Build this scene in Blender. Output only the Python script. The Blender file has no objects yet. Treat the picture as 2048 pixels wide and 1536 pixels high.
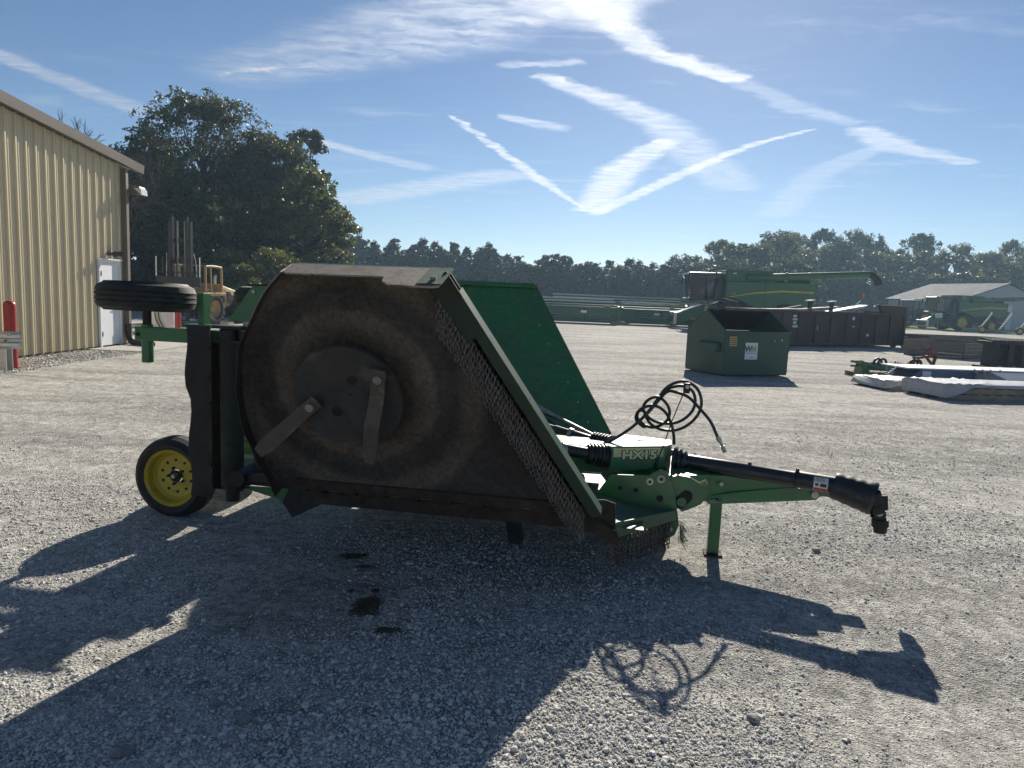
import bpy, bmesh, math, random
import numpy as np
from mathutils import Vector, Matrix
R_ = math.radians
random.seed(7); RNG = np.random.default_rng(11)
scn = bpy.context.scene
COL = scn.collection

# ------------------------------------------------------------------ camera
CAM_H = 1.7; PITCH = R_(7.0); ROLL = R_(2.4); FPX = 1420.0
_F = Vector((0, math.cos(PITCH), -math.sin(PITCH))); _U0 = Vector((0, math.sin(PITCH), math.cos(PITCH))); _R0 = Vector((1, 0, 0))
_Rv = _R0*math.cos(ROLL) + _U0*math.sin(ROLL); _Uv = -_R0*math.sin(ROLL) + _U0*math.cos(ROLL)
cd = bpy.data.cameras.new('camera'); cam = bpy.data.objects.new('camera', cd); COL.objects.link(cam)
cd.sensor_width = 36.0; cd.lens = FPX/2048*36.0; cd.clip_start = .05; cd.clip_end = 5000
cam.matrix_world = Matrix(((_Rv.x, _Uv.x, -_F.x, 0), (_Rv.y, _Uv.y, -_F.y, 0), (_Rv.z, _Uv.z, -_F.z, CAM_H), (0, 0, 0, 1)))
scn.camera = cam
def ray(u, v): return _F + _Rv*((u-1024)/FPX) + _Uv*((768-v)/FPX)

# ------------------------------------------------------------------ light
SUN_AZ = R_(14.0); SUN_EL = R_(26.5)            # azimuth measured from +Y towards +X
sl = bpy.data.lights.new('sun', 'SUN'); sl.energy = 5.0; sl.angle = R_(0.55); sl.color = (1.0, .93, .80)
so = bpy.data.objects.new('sun', sl); COL.objects.link(so)
sd = Vector((math.sin(SUN_AZ)*math.cos(SUN_EL), math.cos(SUN_AZ)*math.cos(SUN_EL), math.sin(SUN_EL)))
so.rotation_euler = sd.to_track_quat('Z', 'Y').to_euler()
scn.view_settings.view_transform = 'Standard'; scn.view_settings.look = 'None'
scn.view_settings.exposure = 0.80; scn.view_settings.gamma = 1.0; scn.view_settings.use_curve_mapping = False
scn.render.engine = 'CYCLES'
cy = scn.cycles
cy.max_bounces = 6; cy.diffuse_bounces = 3; cy.glossy_bounces = 3; cy.transmission_bounces = 4; cy.volume_bounces = 0; cy.transparent_max_bounces = 6
cy.caustics_reflective = False; cy.caustics_refractive = False
cy.use_denoising = True
try:
    cy.denoiser = 'OPENIMAGEDENOISE'; cy.denoising_prefilter = 'ACCURATE'
except Exception: pass
cy.sample_clamp_indirect = 6.0
cy.use_adaptive_sampling = True; cy.adaptive_threshold = .02; cy.adaptive_min_samples = 12

# ------------------------------------------------------------------ world: sky, cirrus, contrails
world = bpy.data.worlds.new('World'); scn.world = world; world.use_nodes = True
wt = world.node_tree; wt.nodes.clear(); WN = wt.nodes; WL = wt.links
def skyp(u, v):                                   # direction -> point on a flat cloud sheet one unit up
    d = ray(u, v); return (d.x/d.z, d.y/d.z)
def wmath(op, a, b=None, c=None, clamp=False):
    n = WN.new('ShaderNodeMath'); n.operation = op; n.use_clamp = clamp
    for i, x in enumerate((a, b, c)):
        if x is None: continue
        if isinstance(x, (int, float)): n.inputs[i].default_value = x
        else: WL.new(x, n.inputs[i])
    return n.outputs[0]
def wvec(op, a, b=None, scale=None):
    n = WN.new('ShaderNodeVectorMath'); n.operation = op
    for i, x in enumerate((a, b)):
        if x is None: continue
        if isinstance(x, tuple): n.inputs[i].default_value = x
        else: WL.new(x, n.inputs[i])
    if scale is not None:
        if isinstance(scale, (int, float)): n.inputs['Scale'].default_value = scale
        else: WL.new(scale, n.inputs['Scale'])
    return n
sky = WN.new('ShaderNodeTexSky'); sky.sky_type = 'NISHITA'; sky.sun_disc = False
sky.sun_elevation = SUN_EL; sky.sun_rotation = SUN_AZ; sky.altitude = 200; sky.air_density = .85; sky.dust_density = .12; sky.ozone_density = 3.4
tc = WN.new('ShaderNodeTexCoord'); sx = WN.new('ShaderNodeSeparateXYZ'); WL.new(tc.outputs['Generated'], sx.inputs[0])
zz = wmath('MAXIMUM', sx.outputs[2], .03)
cx = WN.new('ShaderNodeCombineXYZ'); WL.new(wmath('DIVIDE', sx.outputs[0], zz), cx.inputs[0]); WL.new(wmath('DIVIDE', sx.outputs[1], zz), cx.inputs[1])
P0 = cx.outputs[0]
def wnoise(vec, scale, detail=5, rough=.6, dist=0.):
    n = WN.new('ShaderNodeTexNoise'); n.inputs['Scale'].default_value = scale; n.inputs['Detail'].default_value = detail
    n.inputs['Roughness'].default_value = rough; n.inputs['Distortion'].default_value = dist; WL.new(vec, n.inputs['Vector']); return n
nz = wnoise(P0, 5.5, 8, .68)
wob = wvec('SCALE', wvec('SUBTRACT', nz.outputs['Color'], (.5, .5, .5)).outputs[0], scale=.20).outputs[0]
PW = wvec('ADD', P0, wob).outputs[0]
mp = WN.new('ShaderNodeMapping'); mp.inputs['Scale'].default_value = (1.6, 4.2, 1); mp.inputs['Rotation'].default_value = (0, 0, R_(24)); WL.new(PW, mp.inputs[0])
feather = wnoise(mp.outputs[0], 3.2, 6, .6, .5).outputs['Fac']
featherc = wmath('MULTIPLY', wmath('SUBTRACT', feather, .30, clamp=True), 2.6, clamp=True)
def wrange(x, a, b, o0=0., o1=1., smooth=True):
    n = WN.new('ShaderNodeMapRange'); n.interpolation_type = 'SMOOTHSTEP' if smooth else 'LINEAR'; n.clamp = True
    WL.new(x, n.inputs['Value']); n.inputs['From Min'].default_value = a; n.inputs['From Max'].default_value = b
    n.inputs['To Min'].default_value = o0; n.inputs['To Max'].default_value = o1; return n.outputs[0]
def trail(pts, op0, op1, src=PW, feath=.7):
    """poly-line cloud streak: pts = (u, v, half width in sheet units)"""
    out = None; n = len(pts)
    for i in range(n-1):
        (u0, v0, w0), (u1, v1, w1) = pts[i], pts[i+1]
        a = skyp(u0, v0); b = skyp(u1, v1); ab = (b[0]-a[0], b[1]-a[1], 0.); l2 = ab[0]**2+ab[1]**2
        pa = wvec('SUBTRACT', src, (a[0], a[1], 0.)).outputs[0]
        t = wmath('DIVIDE', wvec('DOT_PRODUCT', pa, ab).outputs['Value'], l2, clamp=True)
        near = wvec('SCALE', ab, scale=t).outputs[0]
        dist = wvec('LENGTH', wvec('SUBTRACT', pa, near).outputs[0]).outputs['Value']
        w = wmath('MULTIPLY_ADD', t, w1-w0, w0)
        m = wrange(wmath('DIVIDE', dist, w), .30, .95, 1., 0.)
        o0 = op0+(op1-op0)*i/(n-1); o1 = op0+(op1-op0)*(i+1)/(n-1)
        m = wmath('MULTIPLY', m, wmath('MULTIPLY_ADD', t, o1-o0, o0))
        out = m if out is None else wmath('MAXIMUM', out, m)
    f = wmath('MULTIPLY_ADD', featherc, feath, 1-feath)
    return wmath('MULTIPLY', out, f)
SKY_TRAILS = []                                  # filled below
SKY_TRAILS.append(trail([(905, 232, .035), (1030, 322, .07), (1080, 360, .10), (1168, 418, .04)], .85, .8))
SKY_TRAILS.append(trail([(1628, 258, .03), (1500, 290, .06), (1370, 345, .11), (1190, 428, .14)], .75, .8))
SKY_TRAILS.append(trail([(1325, 285, .13), (1240, 340, .24), (1182, 420, .28)], .8, .85))
SKY_TRAILS.append(trail([(1150, -40, .15), (1290, 100, .115), (1475, 158, .08)], .75, .95))
SKY_TRAILS.append(trail([(1475, 160, .09), (1590, 213, .12), (1700, 245, .10)], .30, .30))
SKY_TRAILS.append(trail([(1085, 155, .08), (1220, 200, .15), (1330, 250, .19), (1380, 300, .26), (1470, 375, .34)], .85, .25))
SKY_TRAILS.append(trail([(1725, 258, .12), (1785, 293, .18), (1935, 325, .10)], .6, .5))
SKY_TRAILS.append(trail([(1740, 300, .12), (1630, 350, .2), (1550, 430, .3)], .28, .2))
SKY_TRAILS.append(trail([(-40, 95, .12), (330, 240, .20)], .5, .35))
SKY_TRAILS.append(trail([(1020, 235, .09), (1110, 255, .14)], .6, .4))
SKY_TRAILS.append(trail([(1000, 130, .05), (1140, 125, .07)], .45, .5))
SKY_TRAILS.append(trail([(450, 145, .05), (610, 128, .05)], .8, .5, feath=1.))
SKY_TRAILS.append(trail([(640, 285, .14), (840, 335, .20)], .75, .35))
SKY_TRAILS.append(trail([(690, 400, .55), (1010, 350, .35)], .60, .5, feath=.9))
SKY_TRAILS.append(trail([(480, 150, .30), (860, 60, .42), (1040, 0, .36)], .30, .7, feath=.9))
SKY_TRAILS.append(trail([(1180, -60, .5), (1200, 20, .25)], .8, .5, feath=.4))
# thin cirrus everywhere on the sheet
cir = wnoise(mp.outputs[0], .55, 7, .62, .8).outputs['Fac']
cirm = wmath('MULTIPLY', wrange(cir, .52, .82), .24)
SKY_TRAILS.append(cirm)
mask = SKY_TRAILS[0]
for m in SKY_TRAILS[1:]:
    mask = wmath('SUBTRACT', wmath('ADD', mask, m), wmath('MULTIPLY', mask, m))
mask = wmath('MULTIPLY', mask, wrange(sx.outputs[2], .02, .10))
# sunlit ice cloud, brighter close to the sun as thin cloud scatters forward
dt = wvec('DOT_PRODUCT', tc.outputs['Generated'], (sd.x, sd.y, sd.z)).outputs['Value']
fwd = wrange(dt, .80, 1.0, 0., 1.)
cb = wmath('MULTIPLY_ADD', fwd, 6.0, 8.4)
cc = WN.new('ShaderNodeCombineColor')
WL.new(wmath('MULTIPLY', cb, 1.0), cc.inputs[0]); WL.new(wmath('MULTIPLY', cb, 1.02), cc.inputs[1]); WL.new(wmath('MULTIPLY', cb, 1.06), cc.inputs[2])
SKYSAT = WN.new('ShaderNodeHueSaturation'); SKYSAT.inputs['Saturation'].default_value = 1.0; WL.new(sky.outputs[0], SKYSAT.inputs['Color'])
mx = WN.new('ShaderNodeMix'); mx.data_type = 'RGBA'; WL.new(mask, mx.inputs['Factor']); WL.new(SKYSAT.outputs[0], mx.inputs['A']); WL.new(cc.outputs[0], mx.inputs['B'])
bg = WN.new('ShaderNodeBackground'); bg.inputs['Strength'].default_value = .050; WL.new(mx.outputs['Result'], bg.inputs[0])
wo = WN.new('ShaderNodeOutputWorld'); WL.new(bg.outputs[0], wo.inputs[0])
world.cycles.sampling_method = 'MANUAL'; world.cycles.sample_map_resolution = 1024

# ------------------------------------------------------------------ helpers: materials
def mat(name, col, rough=.6, metal=0., col2=None, nscale=4., namt=.5, nrough=.6, bump=0., bscale=40., stretch=None, spec=.5, nlo=.4, nhi=.65, col3=None, s3=30., a3=(.6, .7), coat=0.):
    m = bpy.data.materials.new(name); m.use_nodes = True; nt = m.node_tree; N = nt.nodes; L = nt.links
    b = N['Principled BSDF']; b.inputs['Roughness'].default_value = rough; b.inputs['Metallic'].default_value = metal
    b.inputs['Specular IOR Level'].default_value = spec
    if coat: b.inputs['Coat Weight'].default_value = coat; b.inputs['Coat Roughness'].default_value = .15
    b.inputs['Base Color'].default_value = (*col, 1)
    t = N.new('ShaderNodeTexCoord'); vec = t.outputs['Object']
    if stretch:
        mp = N.new('ShaderNodeMapping'); mp.inputs['Scale'].default_value = stretch; L.new(vec, mp.inputs[0]); vec = mp.outputs[0]
    last = None
    if col2 is not None:
        n = N.new('ShaderNodeTexNoise'); n.inputs['Scale'].default_value = nscale; n.inputs['Detail'].default_value = 6; n.inputs['Roughness'].default_value = nrough
        L.new(vec, n.inputs['Vector'])
        r = N.new('ShaderNodeMapRange'); r.inputs['From Min'].default_value = nlo; r.inputs['From Max'].default_value = nhi; r.inputs['To Max'].default_value = namt
        L.new(n.outputs['Fac'], r.inputs['Value'])
        x = N.new('ShaderNodeMix'); x.data_type = 'RGBA'; x.inputs['A'].default_value = (*col, 1); x.inputs['B'].default_value = (*col2, 1)
        L.new(r.outputs[0], x.inputs['Factor']); last = x.outputs['Result']
        rr = N.new('ShaderNodeMapRange'); rr.inputs['To Min'].default_value = rough; rr.inputs['To Max'].default_value = min(1, rough+.3)
        L.new(r.outputs[0], rr.inputs['Value']); L.new(rr.outputs[0], b.inputs['Roughness'])
    if col3 is not None:
        n = N.new('ShaderNodeTexNoise'); n.inputs['Scale'].default_value = s3; n.inputs['Detail'].default_value = 4; L.new(vec, n.inputs['Vector'])
        r = N.new('ShaderNodeMapRange'); r.inputs['From Min'].default_value = a3[0]; r.inputs['From Max'].default_value = a3[1]
        L.new(n.outputs['Fac'], r.inputs['Value'])
        x = N.new('ShaderNodeMix'); x.data_type = 'RGBA'; x.inputs['B'].default_value = (*col3, 1)
        if last is None: x.inputs['A'].default_value = (*col, 1)
        else: L.new(last, x.inputs['A'])
        L.new(r.outputs[0], x.inputs['Factor']); last = x.outputs['Result']
    if last is not None: L.new(last, b.inputs['Base Color'])
    if bump:
        n = N.new('ShaderNodeTexNoise'); n.inputs['Scale'].default_value = bscale; n.inputs['Detail'].default_value = 5; L.new(vec, n.inputs['Vector'])
        bp = N.new('ShaderNodeBump'); bp.inputs['Strength'].default_value = bump; bp.inputs['Distance'].default_value = .01
        L.new(n.outputs['Fac'], bp.inputs['Height']); L.new(bp.outputs[0], b.inputs['Normal'])
    return m

# ------------------------------------------------------------------ helpers: meshes
class MB:
    def __init__(s): s.v = []; s.f = []
    def add(s, vs, fs):
        o = len(s.v); s.v += [tuple(map(float, v)) for v in vs]; s.f += [tuple(i+o for i in f) for f in fs]; return s
    def box(s, a, b):
        (x0, y0, z0), (x1, y1, z1) = a, b
        x0, x1 = sorted((x0, x1)); y0, y1 = sorted((y0, y1)); z0, z1 = sorted((z0, z1))
        return s.add([(x0, y0, z0), (x1, y0, z0), (x1, y1, z0), (x0, y1, z0), (x0, y0, z1), (x1, y0, z1), (x1, y1, z1), (x0, y1, z1)],
                     [(0, 3, 2, 1), (4, 5, 6, 7), (0, 1, 5, 4), (1, 2, 6, 5), (2, 3, 7, 6), (3, 0, 4, 7)])
    def obox(s, p0, p1, w, h, up=(0, 0, 1)):      # bar from p0 to p1, width w (sideways), height h (along up)
        p0 = Vector(p0); p1 = Vector(p1); d = (p1-p0).normalized(); sd_ = d.cross(Vector(up))
        if sd_.length < 1e-4: sd_ = d.cross(Vector((1, 0, 0)))
        sd_.normalize(); u = sd_.cross(d).normalized(); vs = []
        for p in (p0, p1):
            for a, b in ((-1, -1), (1, -1), (1, 1), (-1, 1)): vs.append(p+sd_*(a*w/2)+u*(b*h/2))
        return s.add(vs, [(0, 1, 2, 3), (7, 6, 5, 4), (0, 4, 5, 1), (1, 5, 6, 2), (2, 6, 7, 3), (3, 7, 4, 0)])
    def prism(s, poly, fn, d0, d1):               # polygon [(a,b)], fn(a,b,d)->xyz, extruded d0..d1
        n = len(poly); vs = [fn(a, b, d0) for a, b in poly]+[fn(a, b, d1) for a, b in poly]
        return s.add(vs, [tuple(range(n))[::-1], tuple(range(n, 2*n))]+[(i, (i+1) % n, n+(i+1) % n, n+i) for i in range(n)])
    def hull(s, bot, top):                        # two vertex loops joined
        n = len(bot)
        return s.add(list(bot)+list(top), [tuple(range(n))[::-1], tuple(range(n, 2*n))]+[(i, (i+1) % n, n+(i+1) % n, n+i) for i in range(n)])
    def tube(s, pts, r, n=8, cap=True, rs=None):
        pts = [Vector(p) for p in pts]; m = len(pts); vs = []
        t0 = (pts[1]-pts[0]).normalized(); ref = Vector((0, 0, 1)) if abs(t0.z) < .9 else Vector((1, 0, 0))
        u = t0.cross(ref).normalized()
        for i, p in enumerate(pts):
            t = (pts[min(i+1, m-1)]-pts[max(i-1, 0)])
            t = t.normalized() if t.length > 1e-9 else t0
            u = (u-t*u.dot(t)); u = u.normalized() if u.length > 1e-6 else t.orthogonal().normalized()
            w = t.cross(u); rr = rs[i] if rs else r
            for k in range(n):
                a = 2*math.pi*k/n; vs.append(p+u*(rr*math.cos(a))+w*(rr*math.sin(a)))
        fs = [(i*n+k, i*n+(k+1) % n, (i+1)*n+(k+1) % n, (i+1)*n+k) for i in range(m-1) for k in range(n)]
        if cap: fs += [tuple(range(n))[::-1], tuple(range((m-1)*n, m*n))]
        return s.add(vs, fs)
    def cyl(s, p0, p1, r, n=16, r1=None): return s.tube([p0, p1], r, n, True, [r, r if r1 is None else r1])
    def lathe(s, prof, org, ax, n=32, closed=False):   # prof [(h along ax, radius)]
        org = Vector(org); ax = Vector(ax).normalized(); u = ax.orthogonal().normalized(); w = ax.cross(u); m = len(prof); vs = []
        for h, r in prof:
            for k in range(n):
                a = 2*math.pi*k/n; vs.append(org+ax*h+u*(r*math.cos(a))+w*(r*math.sin(a)))
        fs = [(i*n+k, i*n+(k+1) % n, (i+1)*n+(k+1) % n, (i+1)*n+k) for i in range(m-1) for k in range(n)]
        if closed: fs += [((m-1)*n+k, (m-1)*n+(k+1) % n, (k+1) % n, k) for k in range(n)]
        else: fs += [tuple(range(n))[::-1], tuple(range((m-1)*n, m*n))]
        return s.add(vs, fs)
    def build(s, name, m=None, parent=None, smooth=None, bevel=0., kind=None, loc=None, rot=None):
        me = bpy.data.meshes.new(name); me.from_pydata(s.v, [], s.f); me.validate()
        bm = bmesh.new(); bm.from_mesh(me); bmesh.ops.recalc_face_normals(bm, faces=bm.faces[:]); bm.to_mesh(me); bm.free()
        if smooth is not None:
            me.shade_smooth(); me.set_sharp_from_angle(angle=R_(smooth))
        if m: me.materials.append(m)
        return link(name, me, parent, kind, bevel, loc, rot)
def link(name, me, parent=None, kind=None, bevel=0., loc=None, rot=None):
    o = bpy.data.objects.new(name, me); COL.objects.link(o)
    if parent: o.parent = parent
    if kind: o['kind'] = kind
    if loc: o.location = loc
    if rot: o.rotation_euler = rot
    if bevel:
        b = o.modifiers.new('bevel', 'BEVEL'); b.width = bevel; b.segments = 2; b.limit_method = 'ANGLE'; b.angle_limit = R_(40)
    return o
def thing(name, label, cat, loc=(0, 0, 0), rz=0., group=None):
    o = bpy.data.objects.new(name, None); o.empty_display_size = .2; COL.objects.link(o); o.location = loc; o.rotation_euler = (0, 0, rz)
    return tag(o, label, cat, group)
def tag(o, label=None, cat=None, group=None, kind=None):
    if label: o['label'] = label
    if cat: o['category'] = cat
    if group: o['group'] = group
    if kind: o['kind'] = kind
    return o
def copy_tree(o, parent=None):
    c = o.copy(); COL.objects.link(c); c.parent = parent
    for ch in list(o.children): copy_tree(ch, c)
    return c
def catmull(pts, n=8):
    P = [Vector(p) for p in pts]; P = [P[0]*2-P[1]]+P+[P[-1]*2-P[-2]]; out = []
    for i in range(1, len(P)-2):
        for k in range(n):
            t = k/n; a, b, c, d = P[i-1:i+3]
            out.append(.5*((2*b)+(c-a)*t+(2*a-5*b+4*c-d)*t*t+(3*b-a-3*c+d)*t*t*t))
    out.append(P[-2]); return out
def text_mesh(name, txt, size, m, parent, mw, extrude=.0008, offset=0., sx=1.):
    c = bpy.data.curves.new(name, 'FONT'); c.body = txt; c.size = size; c.extrude = extrude; c.offset = offset; c.align_x = 'CENTER'; c.align_y = 'CENTER'; c.resolution_u = 3
    t = bpy.data.objects.new('tmp', c); COL.objects.link(t); dg = bpy.context.evaluated_depsgraph_get(); dg.update()
    me = bpy.data.meshes.new_from_object(t.evaluated_get(dg)); bpy.data.objects.remove(t); bpy.data.curves.remove(c)
    me.transform(mw @ Matrix.Diagonal((sx, 1, 1, 1))); me.materials.clear(); me.materials.append(m); me.name = name
    return link(name, me, parent)
def frame(o, xd, yd):                             # matrix with local x along xd, y along yd, origin o
    x = Vector(xd).normalized(); y = Vector(yd); y = (y-x*y.dot(x)).normalized(); z = x.cross(y)
    return Matrix(((x.x, y.x, z.x, o[0]), (x.y, y.y, z.y, o[1]), (x.z, y.z, z.z, o[2]), (0, 0, 0, 1)))
def plate(parent, name, m, o, xd, yd, w, h, th=.002):  # thin card centred at o
    M = frame(o, xd, yd); b = MB(); b.box((-w/2, -h/2, 0), (w/2, h/2, th)); b.v = [tuple(M @ Vector(v)) for v in b.v]
    return b.build(name, m, parent)
# ================================================================== GROUND
def ground_material():
    m = bpy.data.materials.new('gravel_yard'); m.use_nodes = True; nt = m.node_tree; N = nt.nodes; L = nt.links
    b = N['Principled BSDF']; b.inputs['Roughness'].default_value = .95; b.inputs['Specular IOR Level'].default_value = .04
    tcn = N.new('ShaderNodeTexCoord'); P = tcn.outputs['Object']; sep = N.new('ShaderNodeSeparateXYZ'); L.new(P, sep.inputs[0])
    def noise(sc, det=5, ro=.6, vec=P):
        n = N.new('ShaderNodeTexNoise'); n.inputs['Scale'].default_value = sc; n.inputs['Detail'].default_value = det; n.inputs['Roughness'].default_value = ro; L.new(vec, n.inputs['Vector']); return n.outputs['Fac']
    def rng(x, a, c, o0=0., o1=1.):
        r = N.new('ShaderNodeMapRange'); r.interpolation_type = 'SMOOTHSTEP'; L.new(x, r.inputs['Value'])
        for k, v in zip(('From Min', 'From Max', 'To Min', 'To Max'), (a, c, o0, o1)): r.inputs[k].default_value = v
        return r.outputs[0]
    def mth(op, a, c):
        n = N.new('ShaderNodeMath'); n.operation = op
        for i, x in enumerate((a, c)):
            if isinstance(x, (int, float)): n.inputs[i].default_value = x
            else: L.new(x, n.inputs[i])
        return n.outputs[0]
    def mix(f, a, c):
        x = N.new('ShaderNodeMix'); x.data_type = 'RGBA'
        L.new(f, x.inputs['Factor'])
        for k, v in (('A', a), ('B', c)):
            if isinstance(v, tuple): x.inputs[k].default_value = (*v, 1)
            else: L.new(v, x.inputs[k])
        return x.outputs['Result']
    vor = N.new('ShaderNodeTexVoronoi'); vor.inputs['Scale'].default_value = 68; vor.inputs['Randomness'].default_value = 1; L.new(P, vor.inputs['Vector'])
    vor2 = N.new('ShaderNodeTexVoronoi'); vor2.inputs['Scale'].default_value = 27; L.new(P, vor2.inputs['Vector'])
    # dusty compacted ground against loose stone
    mp = N.new('ShaderNodeMapping'); mp.inputs['Rotation'].default_value = (0, 0, R_(28)); mp.inputs['Scale'].default_value = (.35, 1.5, 1); L.new(P, mp.inputs[0])
    mp2 = N.new('ShaderNodeMapping'); mp2.inputs['Rotation'].default_value = (0, 0, R_(-38)); mp2.inputs['Scale'].default_value = (.12, 2.4, 1); L.new(P, mp2.inputs[0])
    loose = rng(noise(.55, 6, .65, mp.outputs[0]), .44, .57)
    g1 = mix(loose, (.56, .54, .505), (.45, .435, .41))
    cellv = N.new('ShaderNodeSeparateColor'); L.new(vor.outputs['Color'], cellv.inputs[0])
    g2 = mix(rng(cellv.outputs[0], .0, 1., 0., .26), g1, (.24, .23, .215))
    g3 = mix(rng(noise(2.2, 6, .7), .50, .72, 0., .6), g2, (.58, .55, .50))
    lane = rng(noise(.8, 3, .5, mp2.outputs[0]), .50, .60); g3 = mix(mth('MULTIPLY', lane, .45), g3, (.60, .575, .53))
    g3 = mix(rng(noise(90, 3, .7), .46, .64, 0., .55), g3, (.20, .19, .18))
    grit = mth('MULTIPLY', rng(noise(17, 8, .82), .36, .64, .60, 1.26), rng(noise(5.5, 6, .75), .36, .64, .80, 1.16))
    cg = N.new('ShaderNodeCombineColor'); [L.new(grit, cg.inputs[i]) for i in range(3)]; xg = N.new('ShaderNodeMix'); xg.data_type = 'RGBA'; xg.blend_type = 'MULTIPLY'; xg.inputs['Factor'].default_value = 1.; L.new(g3, xg.inputs['A']); L.new(cg.outputs[0], xg.inputs['B']); g3 = xg.outputs['Result']
    # brown stone border and straw along the metal building
    edge = mth('ADD', sep.outputs[0], mth('MULTIPLY', noise(1.3), .9))
    border = rng(edge, -8.55, -9.05)
    dark = mth('MULTIPLY', rng(edge, -8.4, -8.7), rng(edge, -9.5, -9.1))
    g4 = mix(border, g3, mix(rng(noise(22, 4, .8), .44, .58), (.055, .046, .038), (.30, .25, .20)))
    g4 = mix(mth('MULTIPLY', dark, .75), g4, (.05, .047, .045))  # dark strip: border gravel with shadow painted into its colour
    bnd = mth('MULTIPLY', border, rng(sep.outputs[1], 22., 20.))
    g4 = mix(bnd, g3, g4)
    straw = mth('MULTIPLY', bnd, rng(noise(1.1, 5), .54, .62)); g4 = mix(straw, g4, (.30, .23, .11))
    # dry grass beyond the yard
    far = mth('ADD', sep.outputs[1], mth('MULTIPLY', noise(.15), 16.))
    far2 = mth('SUBTRACT', far, mth('MULTIPLY', sep.outputs[0], .28))
    g5 = mix(rng(far2, 69., 71.), g4, mix(rng(noise(.6), .4, .6), (.17, .16, .07), (.09, .11, .04)))
    L.new(g5, b.inputs['Base Color'])
    h = mth('ADD', mth('MULTIPLY', rng(vor.outputs['Distance'], 0., .55, 1., 0.), mth('ADD', mth('MULTIPLY', loose, .8), .35)), mth('MULTIPLY', noise(70, 5, .75), .9))
    h = mth('ADD', h, mth('MULTIPLY', rng(vor2.outputs['Distance'], 0., .5, 1., 0.), .18))
    bp = N.new('ShaderNodeBump'); bp.inputs['Strength'].default_value = .95; bp.inputs['Distance'].default_value = .016; L.new(h, bp.inputs['Height'])
    bp2 = N.new('ShaderNodeBump'); bp2.inputs['Strength'].default_value = .7; bp2.inputs['Distance'].default_value = .12; L.new(noise(1.6, 4, .5), bp2.inputs['Height']); L.new(bp2.outputs[0], bp.inputs['Normal'])
    L.new(bp.outputs[0], b.inputs['Normal'])
    return m
M_GROUND = ground_material()
def undul(x, y):
    g = lambda cx, cy, rx, ry: np.exp(-((x-cx)/rx)**2-((y-cy)/ry)**2)
    w = 1-np.exp(-(np.maximum(0, np.hypot(x+.6, y-4.9)-2.7))**2)      # flat where the mower stands
    return -.05*g(2.35, 2.85, 1.35, 1.05)+.07*g(-.1, 2.7, 1.4, .9)+w*.022*(np.sin(x*1.1+.6*y)+np.sin(y*.9-.7*x+1.3))*np.exp(-((y-5)/14)**2)
def make_ground():
    b = MB()
    xs = np.concatenate([[-700, -200, -60, -25], np.arange(-12, 14.01, .25), [25, 60, 200, 700]]); ys = np.concatenate([[-60, -5], np.arange(-1, 24.01, .25), [30, 45, 80, 150, 400, 1500]])
    X, Y = np.meshgrid(xs, ys); Z = undul(X, Y)*np.exp(-(np.maximum(0, np.abs(X)-8)/2.)**2); nx = len(xs)
    b.v = [tuple(p) for p in np.stack([X, Y, Z], -1).reshape(-1, 3)]
    b.f = [(j*nx+i, j*nx+i+1, (j+1)*nx+i+1, (j+1)*nx+i) for j in range(len(ys)-1) for i in range(nx-1)]
    o = b.build('ground', M_GROUND, kind='structure', smooth=80); return o
make_ground()
M_STONE = mat('limestone_chip', (.66, .635, .59), .95, col2=(.48, .465, .44), nscale=1.3, namt=1., nlo=.40, nhi=.62, spec=.2, col3=(.60, .57, .52), s3=6., a3=(.55, .68))
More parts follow.
